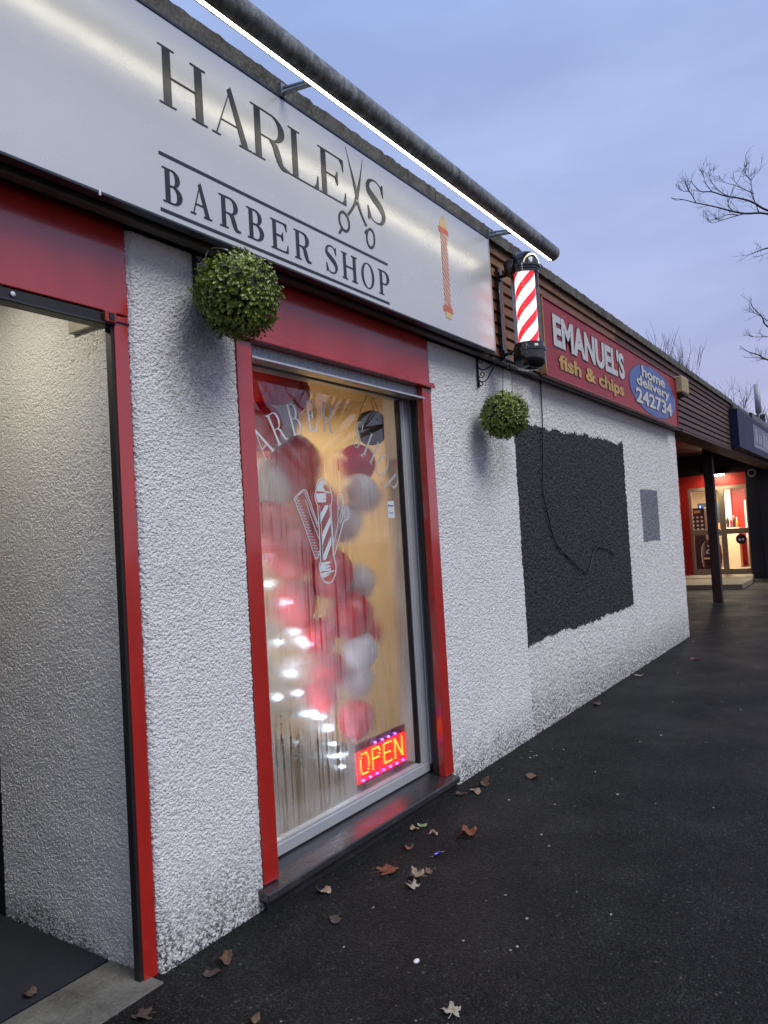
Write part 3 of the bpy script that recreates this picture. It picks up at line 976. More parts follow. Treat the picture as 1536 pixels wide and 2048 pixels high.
# comb
teeth = []
for k in range(20):
    u, v = 130 + k * 20.5, 570 + k * 46
    teeth += [(u + 55 + k * 0.8, v - 40), (u, v + 8)]
decal([ribbon([(110, 555), (150, 520), (240, 440), (300, 410), (345, 440), (450, 700), (550, 935)], 13, smooth=False),
       ribbon([(195, 505), (260, 450), (310, 450), (420, 710), (555, 990)], 9, smooth=False),
       ribbon([(315, 560), (420, 830), (570, 1170)], 9, smooth=False)], M['decal'], 'comb_outline')
decal([ribbon(teeth, 13, smooth=False)], M['decal'], 'comb_teeth')
decal([ribbon([(110, 560), (300, 970), (500, 1475), (540, 1470), (590, 1330)], 10, smooth=False)], M['decal'], 'comb_outline')
# scissors, frosted


def ring(cx, cy, rx, ry, w, n=28):
    return ribbon([(cx + rx * math.cos(2 * math.pi * i / n), cy + ry * math.sin(2 * math.pi * i / n)) for i in range(n)], w, smooth=False, closed=True)


decal([ring(1018, 575, 65, 125, 11), ring(1018, 575, 38, 85, 9), ring(1140, 755, 58, 110, 11), ring(1140, 755, 32, 72, 9),
       ribbon([(970, 660), (955, 800), (960, 900), (920, 1060), (865, 1230)], 11), ribbon([(1055, 690), (1010, 800), (1000, 915), (1045, 850), (1060, 730)], 11),
       ribbon([(1165, 860), (1080, 900), (1030, 1010), (960, 1200), (875, 1440)], 11)], M['decal'], 'scissors_outline')
st = MB().box(3.622, 3.690, YD, YD + 0.001, 1.625, 1.725).build('window_sticker', M['decal'], win)
MB().box(3.630, 3.642, YD - 0.0006, YD - 0.0001, 1.690, 1.704).build('sticker_mark', M['em_blue'], st)
MB().box(3.647, 3.682, YD - 0.0006, YD - 0.0001, 1.693, 1.700).build('sticker_mark', M['black_vinyl'], st)
MB().box(3.632, 3.680, YD - 0.0006, YD - 0.0001, 1.652, 1.657).build('sticker_mark', M['em_blue'], st)

# --- fascia: backing, boards, trims, roof edge
FY = -0.085
MB().box(0.3, 21.5, -0.055, 0.20, 2.722, 3.50).build('fascia_backing', M['soffit'], B)
MB().box(0.3, 14.2, -0.083, -0.035, 2.700, 2.7215).build('fascia_batten', M['batten'], B, bevel=0.003)
nb, zb0, zb1 = 8, 2.724, 3.372
bh = (zb1 - zb0) / nb
segs = [(0.3, 4.62, 'brown'), (4.622, 5.50, 'brown_lit'), (5.502, 10.02, 'brown'), (10.022, 14.15, 'brown')]  # boards near the pole carry the lamplight in their colour
for i in range(nb):
    for (a, b, mt) in segs:
        z0 = zb0 + i * bh
        pr = [(-0.056, z0 + 0.001), (-0.098, z0 + 0.004), (-0.086, z0 + bh - 0.012), (-0.066, z0 + bh - 0.002), (-0.056, z0 + bh - 0.001)]
        mb = MB()
        n_ = len(pr)
        mb.add([(a, p[0], p[1]) for p in pr] + [(b, p[0], p[1]) for p in pr],
               [tuple(range(n_))[::-1], tuple(range(n_, 2 * n_))] + [(k, (k + 1) % n_, n_ + (k + 1) % n_, n_ + k) for k in range(n_)])
        mb.build('fascia_board', M[mt], B)
for (a, b, mt) in ((0.3, 4.6, 'brown'), (4.602, 7.6, 'brown_lit'), (7.602, 10.9, 'brown'), (10.902, 14.15, 'brown')):
    MB().box(a, b, -0.100, -0.056, 3.374, 3.432).build('fascia_trim', M[mt], B, bevel=0.003)
    MB().box(a, b, -0.118, -0.056, 3.434, 3.498).build('fascia_trim', M[mt], B, bevel=0.003)
# vertical stop batten beside the barber sign
MB().box(4.835, 4.868, -0.122, -0.1005, 2.715, 3.360).build('stop_batten', M['tan'], B, bevel=0.002)
MB().box(4.64, 4.70, -0.118, -0.1005, 2.715, 3.372).build('stop_batten', M['brown_lit'], B, bevel=0.002)
# ragged roof edge
for k, (a, b) in enumerate(((0.3, 3.9), (3.903, 7.4), (7.403, 11.0), (11.003, 14.3))):
    n_ = int((b - a) / 0.03)
    mb = MB()
    for i in range(n_ + 1):
        x = a + (b - a) * i / n_
        j = rng.normal(0, 0.0026, 6)
        mb.v += [(x, 0.25, 3.565), (x, -0.10 + j[0], 3.588 + j[1]), (x, -0.150 + j[2] * 0.6, 3.578 + j[3]), (x, -0.150 + j[4] * 0.6, 3.500 + j[5] * 0.7), (x, -0.05, 3.499)]
    for i in range(n_):
        for q in range(4):
            mb.f.append((i * 5 + q, i * 5 + 5 + q, i * 5 + 6 + q, i * 5 + 1 + q))
    mb.build('roof_edge', M['felt'], B)
MB().box(0.3, 14.3, 0.25, 6.5, 3.40, 3.55).build('roof', M['felt'], B)

# --- loggia at the far end
MB().box(10.41, 21.5, 0.20, 2.30, 3.20, 3.30).build('loggia_ceiling', M['soffit'], B)
MB().box(14.15, 24.5, 0.25, 6.5, 3.31, 3.52).build('roof', M['felt'], B)
MB().box(10.41, 21.0, 2.27, 2.40, 0.0, 3.20).build('loggia_wall', M['red_wall'], B)
MB().box(10.41, 21.5, -0.098, 0.19, 2.690, 2.7205).build('fascia_soffit', M['brown'], B)
pl = MB()
pl.add([(17.5, 2.27, 0), (17.6, 0.42, 0), (19.0, 0.42, 0), (20.95, 0.64, 0), (20.95, 2.27, 0), (17.5, 2.27, 0.10), (17.6, 0.42, 0.10), (19.0, 0.42, 0.10), (20.95, 0.64, 0.10), (20.95, 2.27, 0.10)],
       [(5, 6, 7, 8, 9), (0, 1, 6, 5), (1, 2, 7, 6), (2, 3, 8, 7), (3, 4, 9, 8)])
struct(pl.build('entrance_step', mat_plain('tan_step_concrete', (0.20, 0.155, 0.10), 0.7)))
MB().box(14.78, 14.94, 0.34, 0.50, 0.0, 3.2).build('post', M['post'], B, bevel=0.008)
DX = 20.95
MB().box(DX, DX + 0.15, 0.64, 2.27, 2.375, 2.690).build('header_wall', M['red_wall'], B)
hd = MB().box(DX - 0.25, DX + 0.15, 0.02, 2.27, 2.692, 3.20).build('header_sign', M['black_matt'], B)
sans_text("HILL", -1.36, -0.98, 2.85, 3.05, DX - 0.262, 0.01, mat_plain('dim_grey_letter', (0.10, 0.10, 0.105), 0.5), hd, offset=0.02, plane='yz')
df_ = MB()
for (y0, y1, z0, z1) in ((2.00, 2.075, 0.10, 2.372), (0.642, 0.70, 0.10, 2.372), (1.20, 1.33, 0.10, 2.372), (0.701, 1.199, 2.28, 2.372), (1.331, 1.999, 2.28, 2.372),
                         (0.701, 1.199, 1.13, 1.27), (1.331, 1.999, 1.13, 1.27), (0.701, 1.199, 0.10, 0.24), (1.331, 1.999, 0.10, 0.24)):
    df_.box(DX, DX + 0.06, y0, y1, z0, z1)
dr = df_.build('takeaway_door', mat_plain('tan_door_frame', (0.30, 0.25, 0.18), 0.4, metal=0.3), B, bevel=0.004)
for (y0, y1) in ((0.701, 1.199), (1.331, 1.999)):
    for (z0, z1) in ((0.24, 1.13), (1.27, 2.28)):
        MB().box(DX + 0.027, DX + 0.033, y0, y1, z0, z1).build('door_pane', M['door_glass'], dr)
MB().tube([(DX - 0.01, 1.18, 1.40), (DX - 0.05, 1.18, 1.40), (DX - 0.05, 1.18, 1.55), (DX - 0.01, 1.18, 1.55)], 0.012, 8).build('door_handle', M['alu'], dr, smooth=True)
dk = MB()
dk.tube([(DX + 0.022, 0.87, 0.985), (DX + 0.026, 0.87, 0.985)], 0.13, 24)
dk = dk.build('door_sticker', M['black_matt'], dr)
for yy in (0.91, 0.83):
    MB().tube([(DX + 0.018, yy, 0.975), (DX + 0.0215, yy, 0.975)], 0.028, 12).build('sticker_mark', M['white'], dk)
MB().box(DX, DX + 0.15, 2.076, 2.269, 0.10, 2.374).build('door_jamb_wall', M['red_wall'], B)
MB().box(20.70, 24.5, -0.10, 0.638, 0.0, 2.689).build('navy_pier', M['navy'], B, bevel=0.01)
MB().box(20.655, 20.699, -0.10, 0.33, 0.0, 2.689).build('navy_pilaster', M['navy'], B, bevel=0.006)
nt_ = MB().box(17.2, 17.23, 2.262, 2.2695, 1.45, 1.62).build('wall_notice', M['em_yellow'], B)
nt2 = MB().box(18.9, 19.05, 2.258, 2.2695, 1.42, 1.66).build('wall_notice', M['em_yellow'], B)
# far shop room
MB().box(DX + 0.07, 25.0, 0.30, 3.6, 0.06, 0.11).build('shop_floor', M['tile'], B)
MB().box(DX + 0.16, 25.0, 0.30, 3.6, 2.60, 2.66).build('shop_ceiling', M['cream'], B)
MB().box(24.9, 25.0, 0.30, 3.6, 0.11, 2.60).build('shop_back_wall', M['cream'], B)
MB().box(DX + 0.16, 24.9, 3.5, 3.6, 0.11, 2.60).build('shop_side_wall', M['cream'], B)
MB().box(DX + 0.16, 24.9, 0.639, 0.70, 0.11, 2.60).build('shop_side_wall', M['red_wall'], B)
MB().box(24.3, 24.42, 0.70, 1.62, 0.11, 2.60).build('shop_partition', M['red_wall'], B)
MB().box(24.15, 24.298, 1.55, 1.78, 0.11, 2.60).build('shop_column', M['white'], B)
# white inner door with glazing
idr = MB().box(24.25, 24.298, 0.72, 1.22, 0.12, 2.05).build('inner_door', M['white'], B, bevel=0.005)
MB().box(24.235, 24.249, 0.79, 1.12, 1.05, 1.95).build('inner_door_pane', M['navy'], idr)
MB().box(24.235, 24.249, 0.79, 1.12, 0.25, 0.95).build('inner_door_pane', mat_plain('green_panel', (0.03, 0.06, 0.04), 0.4), idr)
# dark roof clutter beyond
MB().box(14.9, 17.0, -0.05, 0.245, 3.505, 3.66).build('roof_upstand', M['soffit'], B, bevel=0.01)
MB().box(17.4, 21.5, -0.05, 0.245, 3.505, 3.72).build('roof_upstand', M['soffit'], B, bevel=0.01)
MB().box(14.32, 21.5, -0.16, -0.0565, 3.44, 3.499).build('roof_edge', M['felt'], B)
MB().box(14.16, 21.5, -0.090, -0.056, 2.7215, 3.438).build('fascia_board', M['brown'], B)

# --- barber shop room behind the window
MB().box(2.0, 4.5, 0.30, 4.2, -0.03, 0.04).build('room_floor', M['shop_floor'], B)
MB().box(2.0, 4.5, 0.30, 4.2, 2.50, 2.56).build('room_ceiling', M['ceiling'], B)
MB().box(4.40, 4.5, 0.301, 4.2, 0.04, 2.50).build('room_side_wall', M['yellow_wall'], B)
MB().box(2.0, 4.40, 4.1, 4.2, 0.04, 2.50).build('room_back_wall', M['yellow_wall'], B)
MB().box(1.85, 2.0, 0.36, 4.2, 0.04, 2.50).build('room_side_wall', M['cream'], B)
MB().box(3.965, 4.40, 0.301, 0.335, 0.04, 2.50).build('room_front_wall', M['cream'], B)
MB().box(2.0, 2.30, 0.351, 0.385, 0.04, 2.50).build('room_front_wall', M['cream'], B)
MB().box(2.302, 3.97, 0.171, 0.42, 0.092, 0.150).build('inner_sill', mat_plain('grimy_inner_sill', (0.10, 0.085, 0.07), 0.5), B, bevel=0.004)
MB().box(3.872, 3.965, 0.10, 0.30, 0.151, 2.45).build('window_jamb', M['white'], B)
MB().box(2.30, 3.965, 0.171, 0.30, 2.421, 2.50).build('window_head', M['cream'], B)

# ================================================================== BARBER SIGN
SY = -0.160
S = thing('barber_sign', 'long satin white fascia sign reading HARLEYS BARBER SHOP above the red window', 'sign', (2.5, SY, 2.7))
MB().box(0.20, 4.585, SY, -0.122, 2.716, 3.478).build('panel', M['sign'], S)
MB().box(0.20, 4.585, SY - 0.004, -0.119, 3.4785, 3.492).build('top_trim', M['trim'], S, bevel=0.002)
MB().box(0.20, 4.585, -0.1605, -0.119, 2.706, 2.7155).build('bottom_trim', M['trim'], S, bevel=0.002)
MB().box(4.5853, 4.592, SY - 0.003, -0.119, 2.706, 3.492).build('end_trim', M['alu'], S)
LY = SY - 0.0022
for ch, a, b in (('H', 1.823, 2.055), ('A', 2.078, 2.300), ('R', 2.306, 2.545), ('L', 2.545, 2.748), ('E', 2.755, 2.962), ('S', 3.140, 3.318)):
    serif(ch, a, b, 3.148, 3.371, LY, 0.165 if ch != 'A' else 0.15, 0.024, M['black_vinyl'], S)
for ch, a, b in (('B', 1.817, 1.907), ('A', 1.945, 2.053), ('R', 2.096, 2.212), ('B', 2.250, 2.348), ('E', 2.394, 2.502), ('R', 2.546, 2.662), ('S', 2.768, 2.862),
                 ('H', 2.896, 3.022), ('O', 3.058, 3.171), ('P', 3.212, 3.312)):
    serif(ch, a, b, 2.776, 2.905, LY, 0.17 if ch not in 'AOS' else 0.15, 0.036, M['black_vinyl'], S)
MB().box(1.806, 3.306, LY, SY - 0.0003, 2.945, 2.957).build('rule_line', M['black_vinyl'], S)
MB().box(1.803, 3.303, LY, SY - 0.0003, 2.735, 2.747).build('rule_line', M['black_vinyl'], S)
# scissors forming the Y
mb = MB()
idn = lambda a, b: (a, b)
lay([('p', [(2.981, 3.457), (3.002, 3.40), (3.052, 3.285), (3.066, 3.225), (3.048, 3.215), (3.030, 3.290)]),
     ('p', [(3.127, 3.450), (3.110, 3.380), (3.062, 3.190), (3.030, 3.175), (3.040, 3.215), (3.094, 3.350)]),
     ribbon([(3.040, 3.190), (3.010, 3.150), (2.972, 3.108)], [0.016, 0.014, 0.014], 5),
     ribbon([(3.060, 3.200), (3.088, 3.150), (3.128, 3.100)], [0.018, 0.014, 0.013], 5)], mb, idn, LY, 0.0018)
mb.build('scissor_blades', M['black_vinyl'], S)


def ring2(cx, cy, rx, ry, w, tilt, n=36):
    c, s = math.cos(tilt), math.sin(tilt)
    return ribbon([(cx + rx * math.cos(2 * math.pi * i / n) * c - ry * math.sin(2 * math.pi * i / n) * s, cy + rx * math.cos(2 * math.pi * i / n) * s + ry * math.sin(2 * math.pi * i / n) * c) for i in range(n)], w, smooth=False, closed=True)


mb = MB()
lay([ring2(2.936, 3.062, 0.040, 0.046, 0.013, 0.2), ring2(3.160, 3.047, 0.034, 0.050, 0.013, -0.2),
     ribbon([(2.915, 3.022), (2.890, 2.990)], 0.014, smooth=False), ribbon([(3.128, 3.080), (3.112, 3.060)], 0.012, smooth=False)], mb, idn, LY, 0.0018)
mb.build('scissor_handles', M['black_vinyl'], S)
mb = MB()
mb.prism([(3.053 + 0.006 * math.cos(a), 3.205 + 0.006 * math.sin(a)) for a in np.linspace(0, 2 * math.pi, 13)[:-1]], LY - 0.002, SY)
mb.build('scissor_rivet', M['white'], S)
# printed barber pole
px0, px1 = 3.917, 3.993
mb = MB().box(px0, px1, SY - 0.0012, SY - 0.0002, 2.872, 3.318)
mb.build('pole_print', mat_plain('printed_off_white', (0.60, 0.52, 0.44), 0.35, bump=0), S)
k = 0
zz = 2.872 - 0.06
while zz < 3.318:
    q = [(px0, zz + 0.060), (px0, zz + 0.075), (px1, zz + 0.015), (px1, zz)]
    q = [(x, min(max(z, 2.8725), 3.3175)) for x, z in q]
    if max(z for _, z in q) - min(z for _, z in q) > 0.004:
        MB().prism(q, SY - 0.0020, SY - 0.0003).build('pole_stripe', M['sign_orange'], S)
    zz += 0.0315
for (z0, z1) in ((2.838, 2.8718), (3.3184, 3.352)):
    MB().box(3.897, 4.013, SY - 0.002, SY - 0.0002, z0, z1).build('pole_collar', M['sign_orange'], S)
dome = [(3.912 + 0.043 * (1 - math.cos(a)), 3.3525 + 0.075 * math.sin(a)) for a in np.linspace(0, math.pi, 15)]
MB().prism(dome, SY - 0.002, SY - 0.0002).build('pole_dome', M['sign_yellow'], S)
MB().prism([(3.915, 2.8375), (3.925, 2.800), (3.985, 2.800), (3.995, 2.8375)], SY - 0.002, SY - 0.0002).build('pole_dome', M['sign_yellow'], S)
MB().box(1.545, 1.552, -0.163, -0.158, 2.700, 2.722).build('screw_cap', M['white'], S)

# ================================================================== TROUGH LIGHT ABOVE THE SIGN
TY, TZ, TR = -0.405, 3.470, 0.055
T = thing('sign_light', 'long weathered grey tubular light with glowing white strip along the roof edge', 'light', (2.5, TY, TZ))
cov = MB()
a0, a1 = R(-80), R(250)
sec = [(TR * math.cos(a0 + (a1 - a0) * i / 22), TR * math.sin(a0 + (a1 - a0) * i / 22)) for i in range(23)]
# open side turned down and in to the sign
rot = R(18)
sec = [(p[0] * math.cos(rot) - p[1] * math.sin(rot), p[0] * math.sin(rot) + p[1] * math.cos(rot)) for p in sec]
nx_ = 30
for i in range(nx_ + 1):
    x = -0.6 + (5.125 + 0.6) * i / nx_
    cov.v += [(x, TY + p[0], TZ + p[1]) for p in sec]
for i in range(nx_):
    for k in range(22):
        a = i * 23 + k
        cov.f.append((a, a + 1, a + 24, a + 23))
cov.build('cover', M['tube'], T, smooth=True)
for xe in (-0.6, 5.125):
    MB().add([(xe, TY + p[0], TZ + p[1]) for p in sec], [tuple(range(23))]).build('end_cap', M['tube'], T)
p0, p1 = sec[0], sec[-1]
s0 = (p0[0] * 0.90 + p1[0] * 0.10, p0[1] * 0.90 + p1[1] * 0.10)
s1 = (p0[0] * 0.10 + p1[0] * 0.90, p0[1] * 0.10 + p1[1] * 0.90)
mb = MB()
mb.add([(-0.58, TY + s0[0], TZ + s0[1]), (5.105, TY + s0[0], TZ + s0[1]), (5.105, TY + s1[0], TZ + s1[1]), (-0.58, TY + s1[0], TZ + s1[1])], [(0, 1, 2, 3)])
mb.build('light_strip', M['tube_light'], T)
for bx_ in (0.4, 2.515, 4.60):
    arm = MB().tube([(bx_, -0.10, 3.500), (bx_, -0.20, 3.498), (bx_ + 0.01, TY + 0.03, TZ + 0.012)], 0.011, 8)
    arm.box(bx_ - 0.014, bx_ + 0.014, -0.172, -0.150, 3.484, 3.545)
    arm.tube([(bx_, -0.17, 3.525), (bx_ + 0.01, TY + 0.04, TZ + 0.028)], 0.007, 6)
    arm.build('bracket', M['galv'], T, smooth=False)
for cx in (1.9, 3.62):
    cl_ = MB()
    for i in range(2):
        cl_.v += [(cx + i * 0.012, TY + p[0] * 1.03, TZ + p[1] * 1.03) for p in sec]
    for k in range(22):
        cl_.f.append((k, k + 1, k + 24, k + 23))
    cl_.build('cover_joint', M['tube'], T, smooth=True)

# ================================================================== BARBER POLE
PX, PY = 4.835, -0.300
Pp = thing('barber_pole', 'lit red and white striped barber pole with glossy black caps on wall bracket', 'barber pole', (PX, PY, 2.6))
me_ = MB().lathe([(0.069, 2.775), (0.069, 3.275)], (0, 0, 0), 48)
st_ = me_.build('striped_cylinder', M['stripes'], Pp, smooth=True)
# stripes use object coordinates centred on the pole
st_.location = (0, 0, -2.6)
MB().lathe([(0.094, 2.775), (0.094, 3.275)], (PX, PY, 0), 48).build('clear_sleeve', M['clear'], Pp, smooth=True)
MB().lathe([(0.001, 2.602), (0.045, 2.604), (0.082, 2.616), (0.103, 2.640), (0.110, 2.672), (0.110, 2.722), (0.117, 2.724), (0.117, 2.742), (0.110, 2.746), (0.106, 2.762), (0.101, 2.764), (0.101, 2.782), (0.090, 2.784)], (PX, PY, 0), 48).build('bottom_cap', M['black'], Pp, auto=35)
MB().lathe([(0.090, 3.262), (0.100, 3.264), (0.100, 3.280), (0.106, 3.283), (0.106, 3.296), (0.115, 3.298), (0.115, 3.312), (0.108, 3.316), (0.104, 3.345), (0.092, 3.380), (0.070, 3.405), (0.035, 3.418), (0.001, 3.421)], (PX, PY, 0), 48).build('top_cap', M['black'], Pp, auto=35)
MB().box(PX - 0.105, PX - 0.012, PY + 0.02, PY + 0.115, 3.27, 3.37).build('motor_housing', M['black'], Pp, bevel=0.03)
MB().box(4.790, 4.822, -0.128, -0.100, 2.690, 3.345).build('mounting_rail', M['black'], Pp, bevel=0.004)
for z in (2.735, 3.285):
    a_ = MB().tube([(4.806, -0.128, z), (4.806, -0.17, z), (4.815, -0.215, z + 0.010)], 0.013, 8)
    a_.box(4.780, 4.832, -0.142, -0.1285, z - 0.028, z + 0.028)
    a_.build('bracket_arm', M['black'], Pp)
cb = [(5.74, -0.012, 2.72), (5.70, -0.020, 2.40), (5.655, -0.018, 2.0), (5.627, -0.016, 1.80), (5.70, -0.018, 1.60), (5.822, -0.016, 1.397), (6.16, -0.016, 1.235), (6.49, -0.016, 1.108),
      (6.60, -0.016, 1.13), (6.72, -0.018, 1.26), (6.83, -0.018, 1.315), (7.0, -0.016, 1.305), (7.2, -0.016, 1.278), (7.36, -0.016, 1.222)]
tag(MB().tube([tuple(p) for p in catmull(cb, 6)], 0.0055, 6).build('cable', M['black_matt'], None, smooth=True), 'thin black cable dangling in a hook across the dark painted patch', 'cable')
tag(MB().tube([tuple(p) for p in catmull([(4.82, -0.135, 2.70), (4.90, -0.10, 2.66), (5.1, -0.05, 2.705), (5.45, -0.04, 2.695), (5.74, -0.02, 2.70)], 6)], 0.004, 6).build('cable', M['black_matt'], None, smooth=True),
    'short black lead running from barber pole foot under the fascia', 'cable')

# ================================================================== CHIP SHOP SIGN
EY = -0.140
E_ = thing('chip_shop_sign', "red fascia sign reading EMANUEL'S fish & chips with blue home delivery oval", 'sign', (7.7, EY, 2.7))
MB().box(5.545, 9.965, EY, -0.099, 2.712, 3.318).build('panel', M['em_red'], E_)
for (a, b, c, d) in ((5.535, 9.975, 3.3185, 3.330), (5.535, 9.975, 2.700, 2.7115)):
    MB().box(a, b, EY - 0.012, -0.099, c, d).build('rim', M['em_rim'], E_, bevel=0.003)
MB().box(5.526, 5.5445, EY - 0.010, -0.099, 2.7118, 3.3182).build('rim', M['tan'], E_, bevel=0.003)
MB().box(9.9655, 9.975, EY - 0.012, -0.099, 2.7118, 3.3182).build('rim', M['em_rim'], E_, bevel=0.003)
sans_text("EMANUEL'S", 5.74, 7.70, 2.972, 3.245, EY - 0.006, 0.002, M['em_white'], E_, offset=0.042, outline=0.028, outline_mat=M['em_dark'])
sans_text("fish & chips", 5.83, 7.63, 2.760, 2.925, EY - 0.006, 0.002, M['em_yellow'], E_, offset=0.036, outline=0.028, outline_mat=M['em_dark'])
ov = [(8.875 + 1.01 * math.cos(a), 3.000 + 0.278 * math.sin(a)) for a in np.linspace(0, 2 * math.pi, 65)[:-1]]
MB().prism([(8.875 + (x - 8.875) * 1.015, 3.0 + (z - 3.0) * 1.02) for x, z in ov], EY - 0.002, EY - 0.0005).build('oval_border', M['em_dark'], E_)
MB().prism(ov, EY - 0.0035, EY - 0.0022).build('oval', M['em_blue'], E_)
sans_text("home", 8.36, 9.38, 3.115, 3.240, EY - 0.009, 0.002, M['em_white'], E_, offset=0.03, outline=0.022, outline_mat=M['em_dark'])
sans_text("delivery", 8.13, 9.58, 2.965, 3.110, EY - 0.009, 0.002, M['em_white'], E_, offset=0.03, outline=0.022, outline_mat=M['em_dark'])
sans_text("242734", 8.07, 9.66, 2.800, 2.965, EY - 0.009, 0.002, M['em_white'], E_, offset=0.03, outline=0.022, outline_mat=M['em_dark'])
for x in (6.55, 7.05, 7.75, 8.9):
    MB().box(x, x + 0.012, EY - 0.0155, EY - 0.0125, 3.319, 3.328).build('rivet', M['tan'], E_)

al = thing('alarm_box', 'yellowed ribbed alarm box on brown boards right of the chip shop sign', 'alarm box', (10.17, -0.16, 3.15))
MB().box(10.00, 10.34, -0.225, -0.0985, 3.150, 3.360).build('body', M['beige'], al, bevel=0.012)
for i in range(6):
    MB().box(10.02 + i * 0.055, 10.045 + i * 0.055, -0.232, -0.2255, 3.165, 3.345).build('rib', M['beige'], al, bevel=0.003)
MB().box(10.01, 10.33, -0.215, -0.0985, 3.125, 3.1495).build('base', M['black_matt'], al, bevel=0.004)

bs = thing('blue_sign', 'faded dark blue box sign at the far end of the fascia', 'sign', (16.5, -0.16, 2.75))
MB().box(14.17, 19.9, -0.235, -0.0905, 2.735, 3.415).build('box', M['navy_sign'], bs, bevel=0.008)
MB().box(15.9, 18.6, -0.2385, -0.2352, 2.86, 3.31).build('logo_panel', mat_plain('faded_logo_ground', (0.055, 0.07, 0.13), 0.4, var=0.4, scale=8), bs)
for (a, b, c, d) in ((16.15, 16.45, 2.98, 3.24), (16.62, 16.78, 2.98, 3.16), (16.86, 17.02, 2.98, 3.16), (17.25, 17.5, 2.94, 3.24), (17.6, 17.9, 2.94, 3.22)):
    MB().box(a, b, -0.2405, -0.2388, c, d).build('logo_mark', M['pale'], bs, bevel=0.0)
MB().box(16.0, 18.0, -0.2405, -0.2388, 2.885, 2.915).build('logo_mark', M['pale'], bs)

# ================================================================== TOPIARY BALLS
def topiary(name, label, c, r, seed, n_=3600):
    g = np.random.default_rng(seed)
    t = thing(name, label, 'topiary', (c[0], c[1], c[2] - r), 'topiary balls on wall brackets')
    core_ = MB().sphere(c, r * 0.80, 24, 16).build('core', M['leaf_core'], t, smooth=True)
    mb = MB()
    V, F = [], []
    # sprigs: leaves gathered around little shoot tips
    ns = n_ // 7
    for i in range(ns):
        d = Vector(g.normal(size=3)).normalized()
        lump = 1 + 0.06 * math.sin(d.x * 9 + seed) * math.cos(d.z * 8) + 0.03 * math.sin(d.y * 15)
        tip = Vector(c) + d * r * lump * g.uniform(0.86, 1.04)
        u = d.orthogonal().normalized()
        w = d.cross(u)
        for k in range(7):
            a = 2 * math.pi * (k / 7 * 2.3) + g.uniform(0, 0.8)
            sp = (u * math.cos(a) + w * math.sin(a))
            base = tip - d * (0.004 + 0.004 * k)
            ld = (sp * g.uniform(0.6, 1.0) + d * g.uniform(0.15, 0.9)).normalized()
            L = g.uniform(0.0115, 0.018) * (r / 0.175)
            Wd = L * g.uniform(0.30, 0.42)
            sd_ = ld.cross(d)
            sd_ = sd_.normalized() if sd_.length > 1e-4 else u
            nr = sd_.cross(ld).normalized()
            cup = L * g.uniform(0.08, 0.2)
            b0 = len(V)
            V += [base, base + ld * L * 0.55 + sd_ * Wd + nr * cup, base + ld * L * 0.55 - sd_ * Wd + nr * cup, base + ld * L - nr * cup * 0.4, base + ld * L * 0.55 - nr * cup * 0.2]
            F += [(b0, b0 + 1, b0 + 4), (b0, b0 + 4, b0 + 2), (b0 + 1, b0 + 3, b0 + 4), (b0 + 2, b0 + 4, b0 + 3)]
    mb.add(V, F)
    fo = mb.build('foliage', M['box_leaf'], t, smooth=True)
    fo['kind'] = 'stuff'
    return t


t1 = topiary('topiary_ball', 'large leafy green topiary ball hanging between the doorway and the red window', (2.128, -0.205, 2.492), 0.172, 3, 8400)
t2 = topiary('topiary_ball', 'smaller-looking green topiary ball hanging under the barber pole', (4.565, -0.205, 2.276), 0.162, 5, 7700)
MB().tube([(4.565, -0.205, 2.43), (4.572, -0.207, 2.50), (4.58, -0.21, 2.585)], 0.0022, 5).build('hanging_wire', M['iron'], t2)
MB().tube([tuple(p) for p in catmull([(2.10, -0.06, 2.62), (2.105, -0.065, 2.685), (2.12, -0.09, 2.71), (2.13, -0.15, 2.69), (2.13, -0.19, 2.655)], 6)], 0.0032, 6).build('white_tie', M['white'], t1, smooth=True)


def scroll(cx, cy, r0, a0_, turns, sgn, n=26):
    return [(cx + r0 * (1 - 0.75 * i / n) * math.cos(a0_ + sgn * turns * 2 * math.pi * i / n), cy + r0 * (1 - 0.75 * i / n) * math.sin(a0_ + sgn * turns * 2 * math.pi * i / n)) for i in range(n + 1)]


def bracket(label, x, ztop):
    t = thing('hanging_bracket', label, 'bracket', (x, -0.01, ztop - 0.22), 'scrolled hanging brackets')
    f = lambda pts: [(x, -0.02 - p[0], ztop + p[1]) for p in pts]
    MB().box(x - 0.007, x + 0.007, -0.022, -0.010, ztop - 0.222, ztop).build('wall_plate', M['iron'], t, bevel=0.001)
    arm = catmull([(0.0, -0.085), (0.03, -0.105), (0.07, -0.10), (0.13, -0.075), (0.19, -0.085), (0.225, -0.115), (0.235, -0.10)], 6)
    MB().tube(f(arm), 0.0045, 6).build('arm', M['iron'], t, smooth=True)
    MB().tube(f([(0.0, -0.085)] + scroll(0.022, -0.045, 0.024, R(210), 1.25, -1)), 0.0035, 6).build('scroll', M['iron'], t, smooth=True)
    MB().tube(f(catmull([(0.0, -0.17), (0.02, -0.185), (0.06, -0.175), (0.10, -0.12), (0.13, -0.078)], 6)), 0.0042, 6).build('brace', M['iron'], t, smooth=True)
    MB().tube(f(scroll(0.024, -0.135, 0.026, R(160), 1.3, 1)), 0.0035, 6).build('scroll', M['iron'], t, smooth=True)
    MB().tube(f(scroll(0.018, -0.197, 0.018, R(120), 1.0, 1)), 0.0035, 6).build('scroll', M['iron'], t, smooth=True)


bracket('black scrolled iron bracket half hidden behind the large topiary ball', 2.086, 2.712)
bracket('black scrolled iron bracket on bare wall above the smaller topiary ball', 4.598, 2.716)

